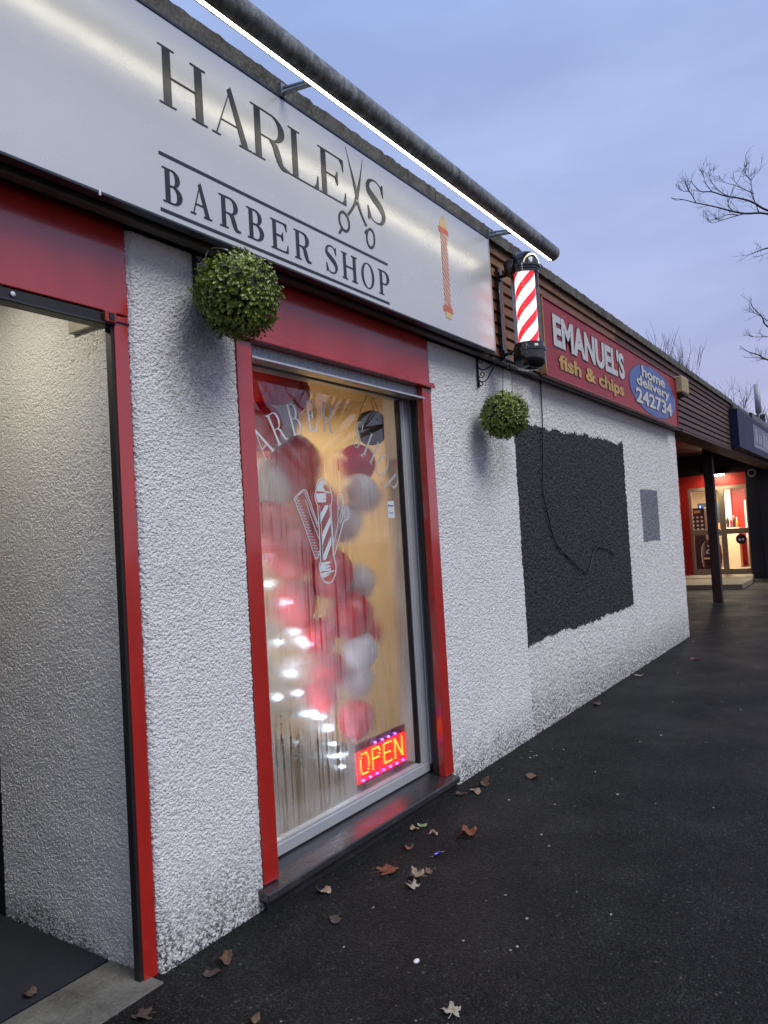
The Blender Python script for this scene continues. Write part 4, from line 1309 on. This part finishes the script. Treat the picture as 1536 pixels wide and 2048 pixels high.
# ================================================================== IN THE WINDOW
BAL = [(3.066, .49, 2.405, .150, 1), (3.235, .52, 2.362, .125, 1), (3.112, .55, 2.208, .155, 0), (2.905, .45, 2.135, .122, 1), (3.278, .58, 1.953, .185, 1), (3.823, .49, 1.987, .118, 1),
       (3.742, .42, 1.805, .105, 0), (3.985, .55, 1.79, .098, 0), (3.690, .52, 1.620, .110, 0), (3.436, .55, 1.697, .160, 1), (3.497, .50, 1.327, .140, 1), (3.090, .62, 1.835, .155, 0),
       (3.750, .49, 1.248, .112, 0), (3.621, .46, 1.062, .138, 1), (3.649, .42, 0.848, .105, 0), (3.900, .55, 0.925, .098, 1), (3.420, .55, 0.960, .105, 1), (3.342, .49, 0.641, .095, 1),
       (3.746, .52, 0.660, .100, 0), (3.610, .45, 0.450, .110, 1),
       (3.240, .58, 1.480, .155, 1), (3.300, .62, 1.170, .135, 1), (3.520, .62, 1.530, .130, 1), (3.560, .60, 0.740, .110, 1), (3.060, .60, 1.640, .135, 1)]
HOW = ['under the ceiling at far left', 'just under the ceiling beside the first', 'tucked below the ceiling pair', 'half hidden by the left red frame', 'largest of the cluster, blurred by steam',
       'behind the letters HOP, crisp and dark', 'clear round one beside the scissors emblem', 'farthest right by the yellow wall', 'below the scissors emblem', 'behind the pole emblem',
       'under the foot of the pole emblem', 'blurred high at left by the comb emblem', 'right of the pole emblem foot', 'middle of the column with dripping streaks', 'low in the column, clear and round',
       'low at right of the column', 'low at left of the column', 'lowest at left near the fairy lights', 'second lowest in the column', 'lowest, just above the OPEN sign', 'big one left of the pole emblem foot', 'below the comb emblem', 'between the pole and scissors emblems',
       'low and deep behind the column', 'left of the comb emblem']
for (x, y, z, r, red), how in zip(BAL, HOW):
    k_ = (2.2575 + y - 0.13) / (2.2575 + y)      # tied close behind the pane
    x, y, z, r = x * k_, y - 0.13, 1.5 + (z - 1.5) * k_, r * k_ * 1.04
    t = thing('balloon', ('red' if red else 'white') + ' balloon ' + how, 'balloon', (x, y, z - r), 'balloons in the shop window')
    prof = []
    for i in range(15):
        a = math.pi * i / 14
        zz = -math.cos(a)
        rr = math.sin(a) * (1 - 0.10 * max(0, -zz))
        prof.append((max(1e-4, rr * r), zz * r * (1.10 if zz < 0 else 1.02)))
    MB().lathe(prof, (x, y, z), 24).build('skin', M['balloon_red'] if red else M['balloon_white'], t, smooth=True)
    MB().lathe([(0.002, -0.03), (0.012, -0.028), (0.006, -0.008), (0.004, 0.004)], (x, y, z - r * 1.10), 10).build('knot', M['balloon_red'] if red else M['balloon_white'], t, smooth=True)

# Christmas tree with fairy lights
ct = thing('christmas_tree', 'small Christmas tree with cold white fairy lights behind steamed glass', 'christmas tree', (2.96, 0.60, 0.04))
MB().tube([(2.96, 0.60, 0.04), (2.96, 0.60, 1.85)], [0.03, 0.008], 8).build('trunk', M['bark'], ct)
g = np.random.default_rng(9)
mb = MB()
LIGHTS = []
for i in range(150):
    h = g.uniform(0.05, 1.0) ** 1.25
    z = 0.25 + h * 1.55
    L = 0.38 * (1 - h) + 0.06
    a = g.uniform(0, 2 * math.pi)
    d = Vector((math.cos(a), math.sin(a), g.uniform(-0.25, 0.1))).normalized()
    p = Vector((2.96, 0.60, z))
    q = p + d * L
    if q.y < 0.21:
        L *= (p.y - 0.21) / (p.y - q.y)
        q = p + d * L
    for k in range(16):
        f = g.uniform(0.15, 1.0)
        b = p + d * L * f
        s = (Vector(g.normal(size=3)) * 0.7 + d).normalized()
        e = b + s * 0.06
        e.y = max(e.y, 0.165)
        n_ = s.cross(Vector(g.normal(size=3))).normalized() * 0.005
        mb.add([b - n_, b + n_, e], [(0, 1, 2)])
    if i % 2 == 0 or d.y < -0.3:
        LIGHTS.append(q)
nd = mb.build('needles', M['needles'], ct)
nd['kind'] = 'stuff'
for q in LIGHTS:
    MB().sphere(q, 0.0085, 6, 4).build('fairy_light', M['fairy'], ct)

# LED OPEN sign
op = thing('open_sign', 'red LED sign reading OPEN with blue dots at the foot of the window', 'sign', (3.5, 0.2, 0.19))
ox0, ox1, oz0, oz1, oy = 3.205, 3.712, 0.202, 0.420, 0.170
MB().box(ox0, ox1, oy, oy + 0.014, oz0, oz1).build('panel', mat_plain('dark_red_plastic', (0.10, 0.004, 0.006), 0.3), op, bevel=0.002)
MB().box(ox0 + 0.012, ox1 - 0.012, oy - 0.002, oy - 0.0003, oz0 + 0.012, oz1 - 0.040).build('glow_panel', M['led_panel'], op)
SEG = {'O': [[(0.2, 0), (0, 0.3), (0, 0.7), (0.2, 1), (0.8, 1), (1, 0.7), (1, 0.3), (0.8, 0), (0.2, 0)]], 'P': [[(0, 0), (0, 1), (0.8, 1), (1, 0.8), (0.8, 0.5), (0, 0.5)]],
       'E': [[(1, 1), (0, 1), (0, 0), (1, 0)], [(0, 0.5), (0.8, 0.5)]], 'N': [[(0, 0), (0, 1), (1, 0), (1, 1)]]}
for i, ch in enumerate("OPEN"):
    mb = MB()
    lx = ox0 + 0.045 + i * 0.112
    for path in SEG[ch]:
        for a, b in zip(path[:-1], path[1:]):
            L = math.hypot((b[0] - a[0]) * 0.075, (b[1] - a[1]) * 0.105)
            k = max(1, int(L / 0.0125))
            for j in range(k + 1):
                t = j / k
                mb.sphere((lx + (a[0] + (b[0] - a[0]) * t) * 0.075, oy - 0.005, oz0 + 0.055 + (a[1] + (b[1] - a[1]) * t) * 0.105), 0.0030, 6, 4)
    mb.build('letter', M['led_red'], op)
for row, idx in ((oz0 + 0.022, range(7)), (oz1 - 0.028, (2, 3, 4, 5))):
    for i in idx:
        MB().sphere((ox0 + 0.06 + i * 0.066, oy - 0.005, row), 0.0055, 8, 5).build('blue_light', M['led_blue'], op)
MB().box(3.30, 3.32, oy + 0.0145, oy + 0.07, 0.152, 0.30).build('stand', M['black_matt'], op)
MB().box(3.66, 3.68, oy + 0.0145, oy + 0.07, 0.152, 0.30).build('stand', M['black_matt'], op)

# hanging basket inside
hb = thing('hanging_basket', 'dark wicker hanging basket on three cords inside the window top right', 'hanging basket', (4.03, 0.5, 2.10))
MB().lathe([(0.001, 2.120), (0.05, 2.130), (0.080, 2.155), (0.097, 2.20), (0.099, 2.25), (0.088, 2.30), (0.066, 2.332), (0.03, 2.345), (0.001, 2.347)], (4.03, 0.5, 0), 20).build('basket', M['wicker'], hb, smooth=True)
for a in (0.3, 2.4, 4.5):
    MB().tube([(4.03 + 0.08 * math.cos(a), 0.5 + 0.08 * math.sin(a), 2.32), (4.03, 0.5, 2.497)], 0.002, 5).build('cord', M['wicker'], hb)

# ceiling lamps in the rooms (they are what lights these interiors)
def disc_lamp(name, label, c, r, mat, nrm=-1):
    t = thing(name, label, 'lamp', c)
    MB().lathe([(r * 1.15, 0.0), (r * 1.15, -0.02), (r, -0.026)], c, 24).build('rim', M['white'], t)
    MB().lathe([(0.0005, -0.022), (r, -0.022)], c, 24).build('diffuser', mat, t)
    return t


disc_lamp('porch_lamp', 'round warm downlight under the doorway ceiling', (1.22, 0.55, 2.688), 0.07, M['porch_light'])
disc_lamp('ceiling_lamp', 'round warm ceiling lamp inside the barber shop nearest the window', (3.75, 1.5, 2.498), 0.16, M['shop_light'])
disc_lamp('ceiling_lamp', 'round warm ceiling lamp added above the christmas tree to brighten the balloons', (2.75, 1.0, 2.498), 0.13, M['shop_light'])  # extra lamp, added so the window balloons are lit from above
disc_lamp('ceiling_lamp', 'round warm ceiling lamp deep inside the barber shop', (2.9, 2.6, 2.498), 0.16, M['shop_light'])
disc_lamp('ceiling_lamp', 'round warm ceiling lamp inside the takeaway', (22.7, 1.6, 2.598), 0.30, mat_emit('takeaway_lamp', (1.0, 0.86, 0.62), 150.0))
el = thing('bulkhead_lamp', 'bright oblong lamp above the takeaway doors', 'lamp', (20.55, 1.29, 2.66))
MB().box(20.48, 20.69, 1.08, 1.50, 2.655, 2.6915).build('housing', M['white'], el)
MB().box(20.50, 20.68, 1.10, 1.48, 2.630, 2.6545).build('diffuser', M['entry_light'], el, bevel=0.006)
ps = tag(MB().box(15.5, 15.56, 1.2, 1.9, 3.185, 3.199).build('purple_strip_light', M['purple']), 'faint purple light strip under the loggia ceiling', 'light')
cc = thing('security_camera', 'white ring-shaped security camera on the dark navy pier', 'camera', (20.64, 0.47, 2.6))
MB().tube([(20.69, 0.47, 2.63), (20.62, 0.47, 2.63)], 0.10, 20).build('body', M['white'], cc)
MB().tube([(20.6195, 0.47, 2.63), (20.612, 0.47, 2.63)], 0.065, 20).build('lens', M['black'], cc)

# takeaway contents
fz = thing('drinks_fridge', 'black drinks cabinet with rows of white dots behind left takeaway door', 'fridge', (21.9, 2.02, 0.11))
MB().box(21.75, 22.2, 1.86, 2.25, 0.11, 1.86).build('body', M['black_matt'], fz, bevel=0.01)
for r_ in range(4):
    for c_ in range(3):
        MB().tube([(21.749, 1.93 + c_ * 0.11, 1.28 + r_ * 0.11), (21.742, 1.93 + c_ * 0.11, 1.28 + r_ * 0.11)], 0.032, 10).build('dot', M['white'], fz)
MB().box(21.742, 21.749, 1.95, 2.12, 1.72, 1.80).build('price_label', M['cream'], fz)
nn = thing('neon_display', 'dark screen with bright blue neon strokes inside the takeaway', 'screen', (23.3, 1.95, 1.3))
MB().box(23.3, 23.36, 1.72, 2.32, 1.05, 2.02).build('screen', M['navy'], nn)
for pts in ([(2.25, 1.95), (2.22, 1.60)], [(2.22, 1.62), (2.08, 1.52)], [(2.12, 1.30), (2.0, 1.08)]):
    MB().tube([(23.29, p[0], p[1]) for p in pts], 0.018, 8).build('neon_stroke', M['neon_blue'], nn)
MB().box(23.285, 23.299, 1.75, 2.0, 1.25, 1.42).build('picture', mat_plain('warm_print', (0.45, 0.22, 0.08), 0.5), nn)
MB().box(23.30, 23.34, 1.98, 2.02, 0.11, 1.049).build('leg', M['black_matt'], nn)
bn = thing('black_barrel', 'black rounded barrel with white swirl behind lower left door pane', 'barrel', (21.6, 1.75, 0.11))
MB().lathe([(0.001, 0.11), (0.20, 0.115), (0.25, 0.30), (0.27, 0.55), (0.25, 0.80), (0.19, 0.98), (0.001, 1.0)], (21.6, 1.72, 0), 24).build('barrel', M['black'], bn, smooth=True)
MB().tube([(21.325, 1.74 + 0.05 * math.sin(a * 2.2), 0.62 + 0.22 * a / 3) for a in np.linspace(0, 3, 14)], 0.014, 6).build('swirl', M['white'], bn)
MB().tube([(21.322, 1.86, 0.50), (21.322, 1.60, 0.50)], 0.025, 8).build('band', M['cream'], bn)
ctr = thing('counter', 'cream counter with bottles in the middle of the takeaway', 'counter', (23.6, 1.45, 0.11))
MB().box(23.5, 23.9, 1.30, 1.62, 0.11, 1.22).build('cabinet', M['cream'], ctr, bevel=0.01)
MB().box(23.45, 23.95, 1.27, 1.65, 1.2205, 1.26).build('worktop', M['white'], ctr, bevel=0.005)
for i, (yy, mt, h) in enumerate(((1.34, 'em_yellow', 0.28), (1.42, 'em_dark', 0.33), (1.50, 'em_red', 0.30), (1.58, 'black_matt', 0.36))):
    lb = ['yellow', 'dark brown', 'red', 'black'][i]
    b_ = thing('bottle', lb + ' bottle standing on the takeaway counter', 'bottle', (23.6, yy, 1.26), 'bottles on the takeaway counter')
    MB().lathe([(0.001, 0.001), (0.032, 0.002), (0.034, h * 0.6), (0.015, h * 0.75), (0.014, h), (0.001, h)], (23.6, yy, 1.26), 12).build('body', M[mt], b_, smooth=True)
    MB().lathe([(0.017, h * 0.9), (0.017, h + 0.02), (0.001, h + 0.02)], (23.6, yy, 1.26), 12).build('cap', M['white'], b_)

# ================================================================== GROUND LITTER
def leaf(name, label, x, y, size, kind, col, seed, rot_, curl=0.3, stem=True):
    g = np.random.default_rng(seed)
    key = 'dead_leaf_%s' % col
    cols = {'red': (0.16, 0.045, 0.022), 'tan': (0.26, 0.19, 0.13), 'brown': (0.12, 0.065, 0.038), 'dark': (0.055, 0.035, 0.025), 'green': (0.20, 0.26, 0.13), 'pale': (0.33, 0.28, 0.22)}
    mt = mat_plain(key, cols[col], 0.6, var=0.35, scale=60, bump=0.3, bscale=90)
    t = thing(name, label, 'leaf', (x, y, 0.0), 'fallen leaves on the pavement')
    n = 40
    out = []
    for i in range(n):
        a = 2 * math.pi * i / n
        if kind == 'maple':
            r = 0.50 + 0.33 * abs(math.cos(2.5 * (a - math.pi / 2))) ** 1.6 + 0.07 * math.cos(15 * a)
            r *= 1.0 if abs(a - 1.5 * math.pi) > 0.35 else 0.6
        else:
            r = 0.42 + 0.30 * abs(math.cos(a - math.pi / 2)) ** 1.3 + 0.04 * math.cos(9 * a + seed)
        r *= g.uniform(0.93, 1.05)
        out.append((r * math.cos(a), r * math.sin(a)))
    V, F = [], []
    ph = g.uniform(0, 6)
    dirc = g.uniform(0, math.pi)
    rings_ = 6
    for k in range(rings_ + 1):
        f = k / rings_
        for (px_, py_) in out:
            u, v = px_ * f, py_ * f
            w = u * math.cos(dirc) + v * math.sin(dirc)
            z = curl * (w * w) * 1.1 + 0.09 * curl * math.sin(7 * u + ph) * f + 0.11 * curl * math.cos(6 * v + ph) * f
            uu = u - (w * abs(w)) * math.cos(dirc) * curl * 0.35
            vv = v - (w * abs(w)) * math.sin(dirc) * curl * 0.35
            V.append((uu, vv, z))
    zmin = min(p[2] for p in V)
    c, s = math.cos(rot_), math.sin(rot_)
    V = [(x + size * (p[0] * c - p[1] * s), y + size * (p[0] * s + p[1] * c), 0.004 + size * (p[2] - zmin)) for p in V]
    for k in range(rings_):
        for i in range(n):
            j = (i + 1) % n
            F.append((k * n + i, k * n + j, (k + 1) * n + j, (k + 1) * n + i))
    mb = MB()
    mb.add(V, F)
    b = mb.build('blade', mt, t, smooth=True)
    sm = b.modifiers.new('thickness', 'SOLIDIFY')
    sm.thickness = 0.0006
    if stem:
        d = (s * 1, -c * 1)
        p0 = Vector((x, y, 0.008))
        MB().tube([p0, p0 + Vector((d[0] * size * 0.6, d[1] * size * 0.6, 0.004)), p0 + Vector((d[0] * size * 1.05, d[1] * size * 1.05 + 0.01, 0.0))], 0.0012, 5).build('stalk', mt, t)
    return t


LEAVES = [(1.945, -.144, .050, 'oval', 'brown', .9, 'curled brown leaf against the foot of the white pillar'),
          (1.862, -.165, .040, 'oval', 'dark', .5, 'dark leaf beside the curled one at the pillar foot'),
          (2.823, -.273, .062, 'maple', 'red', .25, 'flat reddish maple leaf in front of the sill'),
          (2.829, -.421, .048, 'maple', 'tan', .9, 'crumpled tan leaf in the group of three, middle'),
          (2.890, -.460, .034, 'oval', 'brown', .9, 'small brown leaf at the right of the group of three'),
          (2.745, -.452, .040, 'maple', 'pale', .6, 'pale leaf with long stalk at the front of the group of three'),
          (3.074, -.228, .040, 'oval', 'brown', .8, 'curled brown leaf just off the middle of the sill'),
          (3.288, -.130, .032, 'oval', 'tan', .8, 'small tan leaf close under the sill'),
          (3.352, -.138, .036, 'oval', 'green', .3, 'pale green leaf close under the sill'),
          (3.279, -.249, .032, 'oval', 'tan', .9, 'small folded tan leaf beside the green one'),
          (3.319, -.421, .062, 'maple', 'red', .8, 'large folded reddish leaf farthest out from the sill'),
          (2.530, -.139, .042, 'oval', 'tan', .9, 'curled tan leaf below the left end of the sill'),
          (2.362, -.329, .045, 'oval', 'dark', .8, 'rolled dark leaf with long stalk on open tarmac'),
          (2.078, -1.011, .038, 'maple', 'pale', .4, 'pale fan-shaped leaf alone at the bottom of the picture'),
          (1.580, -.145, .042, 'maple', 'dark', .5, 'dark leaf in front of the concrete threshold'),
          (1.738, -.487, .030, 'oval', 'brown', .9, 'small brown leaf at the very bottom edge'),
          (4.050, -.140, .062, 'maple', 'brown', .9, 'large brown leaf by the right end of the sill'),
          (3.914, -.160, .050, 'oval', 'tan', .9, 'tan leaf under the right end of the sill'),
          (3.850, -.100, .042, 'oval', 'dark', .7, 'dark leaf tucked against the right end of the sill'),
          (4.292, -.357, .060, 'oval', 'brown', .35, 'flat brown leaf right of the sill on open tarmac'),
          (8.648, -.418, .062, 'oval', 'brown', .5, 'brown leaf far along the wall on the tarmac'),
          (7.598, -.100, .062, 'oval', 'tan', .4, 'tan leaf near the wall below the grey patch'),
          (6.279, -.110, .062, 'oval', 'brown', .6, 'brown leaf near the wall below the dark patch'),
          (1.453, .290, .035, 'oval', 'dark', .9, 'small dark leaf on the edge of the black mat')]
for i, (x, y, sz, kd, cl_, cu_, lb) in enumerate(LEAVES):
    lf = leaf('fallen_leaf', lb, x, y, sz * 1.12, kd, cl_, 100 + i, random.uniform(0, 6.28), cu_, stem=(kd == 'maple' or i in (12,)))
    if i == 23:
        lf.location.z = 0.012
wr = thing('sweet_wrapper', 'small shiny blue and silver sweet wrapper on the tarmac', 'wrapper', (3.069, -0.39, 0.0))
MB().tube([(3.045, -0.385, 0.010), (3.055, -0.388, 0.012), (3.083, -0.394, 0.013), (3.093, -0.397, 0.010)], [0.004, 0.009, 0.009, 0.004], 8).build('body', mat_plain('shiny_blue_foil', (0.10, 0.10, 0.35), 0.15, metal=0.9), wr, smooth=True)
for (a, b) in (((3.045, -0.385), (3.030, -0.380)), ((3.093, -0.397), (3.108, -0.402))):
    MB().add([(a[0], a[1], 0.010), (b[0], b[1] - 0.010, 0.013), (b[0], b[1] + 0.010, 0.008)], [(0, 1, 2)]).build('twisted_end', M['alu'], wr)
# grit and chewing-gum specks
mb = MB()
g = np.random.default_rng(4)
for i in range(95):
    if i < 70:
        x = g.uniform(1.6, 15)
        y = -0.08 - g.uniform(0, 1.0) * (0.4 + x * 0.25)
    else:
        x, y = g.uniform(1.7, 5), -g.uniform(0.05, 1.4)
    r = g.uniform(0.0015, 0.0042) * (1 + x * 0.09)
    mb.sphere((x, y, r * 0.3), r, 6, 4, (g.uniform(0.8, 1.8), g.uniform(0.8, 1.6), 0.5))
gr = mb.build('grit', mat_plain('pale_grit', (0.34, 0.33, 0.30), 0.8, var=0.5, scale=3))
gr['kind'] = 'stuff'
tag(gr, 'pale grit and chewing gum specks scattered over the tarmac', 'grit')
pb = tag(MB().sphere((2.266, -0.767, 0.006), 0.011, 10, 6, (1.3, 0.9, 0.6)).build('pebble', M['white'], None, smooth=True), 'single white pebble on dark tarmac near the bottom', 'pebble')

# ================================================================== TREES
LIMBS = {'a': [[15.97, -1.3, 6.85], [15.63, -0.8, 7.15], [15.39, -0.45, 7.18], [15.21, -0.19, 7.26], [15.09, -0.0, 7.34], [14.88, 0.29, 7.43], [14.74, 0.5, 7.51], [14.63, 0.67, 7.54]],
         'b': [[15.97, -1.31, 7.03], [15.63, -0.81, 7.21], [15.48, -0.59, 7.38], [15.34, -0.39, 7.47], [15.19, -0.17, 7.53], [15.05, 0.03, 7.62], [14.94, 0.2, 7.64], [14.87, 0.29, 7.74], [14.83, 0.34, 7.85]],
         'b2': [[14.88, 0.29, 7.43], [14.81, 0.38, 7.64], [14.74, 0.49, 7.67], [14.68, 0.57, 7.79]], 'b4': [[14.81, 0.38, 7.64], [14.78, 0.43, 7.84]],
         'c': [[15.39, -0.45, 7.18], [15.26, -0.25, 7.13], [15.15, -0.08, 7.08], [15.05, 0.07, 7.04], [14.98, 0.17, 7.12]],
         'c2': [[15.32, -0.34, 7.16], [15.21, -0.18, 7.18], [15.11, -0.03, 7.11], [15.01, 0.13, 7.11], [14.95, 0.2, 7.21]],
         'd': [[15.54, -0.67, 7.17], [15.5, -0.62, 7.38], [15.47, -0.59, 7.56], [15.46, -0.59, 7.79], [15.53, -0.71, 7.94], [15.6, -0.82, 8.09]],
         'd2': [[15.46, -0.59, 7.79], [15.39, -0.5, 7.93], [15.39, -0.5, 8.11]],
         'e': [[15.26, -0.25, 7.26], [15.21, -0.2, 7.38], [15.27, -0.29, 7.63], [15.33, -0.4, 7.82], [15.39, -0.5, 8.05]],
         'f': [[15.25, -0.26, 7.5], [15.15, -0.12, 7.59], [15.05, 0.02, 7.79], [15.01, 0.07, 8.01]],
         'g': [[15.05, 0.03, 7.62], [14.99, 0.12, 7.79], [14.96, 0.15, 8.0]],
         'h': [[15.48, -0.61, 7.54], [15.4, -0.5, 7.61], [15.29, -0.33, 7.72], [15.2, -0.2, 7.77], [15.14, -0.12, 7.86]],
         'i': [[17.11, -1.21, 6.94], [16.75, -0.65, 6.87], [16.66, -0.52, 6.83], [16.57, -0.38, 6.78], [16.52, -0.3, 6.75]],
         'i2': [[16.98, -1.0, 6.85], [16.75, -0.65, 6.77], [16.68, -0.54, 6.73], [16.6, -0.42, 6.72], [16.56, -0.37, 6.83]],
         'j': [[20.53, -0.83, 5.57], [20.09, -0.2, 6.06], [20.01, -0.1, 6.3], [19.9, 0.06, 6.54], [19.84, 0.13, 6.71]],
         'j2': [[20.09, -0.21, 6.2], [19.93, 0.02, 6.39], [19.82, 0.18, 6.45]], 'j3': [[20.09, -0.18, 5.82], [19.9, 0.11, 5.84], [19.83, 0.2, 5.89]],
         'k': [[20.53, -0.79, 4.99], [20.09, -0.14, 5.27], [19.96, 0.04, 5.4], [19.81, 0.25, 5.5], [19.72, 0.39, 5.64]], 'k2': [[20.09, -0.14, 5.27], [19.93, 0.09, 5.34], [19.77, 0.33, 5.36]]}


def grow(mb, p, d, L, r, depth, g, upw=0.12, sides=5, spread=0.75, gnarl=0.25, rmin=0.004):
    pts, rs = [p], [r]
    n = 4
    for i in range(n):
        d = (d + Vector(g.normal(size=3)) * gnarl * 0.5 + Vector((0, 0, upw))).normalized()
        p = p + d * L / n
        pts.append(p)
        rs.append(max(rmin * 0.6, r * (1 - 0.55 * (i + 1) / n)))
    mb.tube(pts, rs, sides, cap=False)
    if depth <= 0:
        return
    k = g.integers(2, 5)
    for i in range(k):
        f = g.uniform(0.35, 1.0)
        j = min(n, max(1, int(round(f * n))))
        ax = Vector(g.normal(size=3)).normalized()
        nd_ = (d + ax * spread * g.uniform(0.6, 1.3)).normalized()
        grow(mb, pts[j], nd_, L * g.uniform(0.55, 0.8), max(rmin, rs[j] * 0.60), depth - 1, g, upw, max(3, sides - 1), spread, gnarl, rmin)


def twigs(mb, pts, n, L, r, g):
    for _ in range(n):
        i = g.integers(1, len(pts))
        a, b = Vector(pts[i - 1]), Vector(pts[i])
        p = a.lerp(b, g.uniform(0, 1))
        d = ((b - a).normalized() + Vector(g.normal(size=3)) * 0.8 + Vector((0, 0, 0.35))).normalized()
        grow(mb, p, d, L * g.uniform(0.5, 1.2), r, 1, g, 0.1, 4, 0.7, 0.3, r * 0.7)


def limb_tree(label, trunk, limbs, joints, rad, seed):
    t = thing('bare_tree', label, 'tree', (trunk[0][0], trunk[0][1], 0), 'bare winter trees')
    mb = MB()
    mb.tube(trunk, [0.20 - 0.11 * i / (len(trunk) - 1) for i in range(len(trunk))], 10)
    mb.build('trunk', M['bark'], t, smooth=True)
    g = np.random.default_rng(seed)
    mb = MB()
    for k, L in limbs.items():
        P_ = [Vector(p) for p in L]
        if k in joints:
            P_ = [Vector(joints[k])] + P_
        r0 = rad * (1.9 if len(k) == 1 and k in joints else 0.7)
        q = [Vector(p) for p in catmull([tuple(p) for p in P_], 4)]
        mb.tube(q, [r0 * (1 - 0.80 * i / (len(q) - 1)) for i in range(len(q))], 5, cap=False)
        twigs(mb, q, 9, 0.22, rad * 0.28, g)
    mb.build('crown', M['bark'], t, smooth=True)
    return t


near = {k: v for k, v in LIMBS.items() if k[0] in 'abcdefgh'}
limb_tree('bare branch reaching in from the right edge against the sky', [(17.6, -3.6, 0), (17.5, -3.5, 2.2), (17.3, -3.3, 4.3), (16.9, -2.6, 6.0), (16.4, -1.9, 6.7)], near,
          {'a': (16.4, -1.9, 6.6), 'b': (16.45, -1.95, 6.75)}, 0.0135, 41)
limb_tree('small bare twigs at the right edge below the long branch', [(18.9, -3.4, 0), (18.9, -3.3, 3.0), (18.4, -2.9, 5.2), (17.7, -2.1, 6.6)], {k: v for k, v in LIMBS.items() if k[0] == 'i'},
          {'i': (17.6, -1.9, 6.8), 'i2': (17.5, -1.8, 6.7)}, 0.011, 42)
limb_tree('bare tree with fine drooping twigs at the right edge above the blue sign', [(21.8, -2.6, 0), (21.8, -2.6, 2.5), (21.4, -2.1, 4.4), (21.0, -1.5, 5.2)], {k: v for k, v in LIMBS.items() if k[0] in 'jk'},
          {'j': (20.9, -1.3, 5.2), 'k': (20.9, -1.4, 5.0)}, 0.015, 43)


def bare_tree(label, base, height, seed, depth=5, spread=0.6, r=0.16, upw=0.16, gnarl=0.22, L0=0.34):
    g = np.random.default_rng(seed)
    t = thing('bare_tree', label, 'tree', base, 'bare winter trees')
    top = Vector(base) + Vector((g.normal() * 0.2, g.normal() * 0.2, height * 0.40))
    MB().tube([base, tuple(Vector(base).lerp(top, 0.5) + Vector((0.05, 0.05, 0))), tuple(top)], [r, r * 0.8, r * 0.6], 8).build('trunk', M['bark'], t, smooth=True)
    mb = MB()
    for i in range(10):
        ax = Vector((g.normal(), g.normal(), 0)).normalized()
        st0 = Vector(base).lerp(top, g.uniform(0.75, 1.0))
        grow(mb, st0, (Vector((0, 0, 1)) + ax * spread).normalized(), height * L0 * g.uniform(0.75, 1.1), r * 0.45, depth - 1, g, upw, 5, 0.62, gnarl, 0.0075)
    mb.build('crown', M['bark'], t, smooth=True)
    return t


bare_tree('bare upright tree peeking over the roof nearest the chip shop sign', (33.5, 8.2, 0), 7.9, 51, 5, 0.55, 0.15, 0.30)
bare_tree('bare twiggy tree over the roof between the nearest one and the rounded one', (35.5, 6.9, 0), 8.0, 52, 5, 0.5, 0.15, 0.28)
bare_tree('bare tree with upright twigs above the alarm box', (36.0, 5.3, 0), 8.8, 53, 5, 0.55, 0.16, 0.26)
bare_tree('bare tree with arching drooping crown above the fascia end', (36.9, 4.1, 0), 8.8, 54, 5, 1.0, 0.17, -0.02, 0.3, 0.36)
bare_tree('low bare tree over the roof beside the mobile mast', (39.0, 3.1, 0), 6.8, 55, 5, 0.8, 0.14, 0.12)
bare_tree('tall bare tree across the street mirrored in the shop window', (18.5, -12.5, 0), 11.0, 56, 6, 0.9, 0.26, 0.06, 0.3, 0.38)

ms = thing('mobile_mast', 'slim white mobile phone mast over the far roof', 'mast', (37.7, 2.25, 0))
MB().tube([(37.7, 2.25, 0), (37.7, 2.25, 6.3)], 0.09, 12).build('pole', M['galv'], ms, smooth=True)
MB().tube([(37.7, 2.25, 6.25), (37.7, 2.25, 7.55)], 0.13, 16).build('antenna_shroud', mat_plain('dull_white_shroud', (0.42, 0.43, 0.46), 0.5), ms, smooth=True)
for a in (0.4, 2.5, 4.6):
    MB().box(37.7 + 0.16 * math.cos(a) - 0.09, 37.7 + 0.16 * math.cos(a) + 0.09, 2.25 + 0.16 * math.sin(a) - 0.09, 2.25 + 0.16 * math.sin(a) + 0.09, 5.75, 6.15).build('radio_box', M['trim'], ms, bevel=0.01)
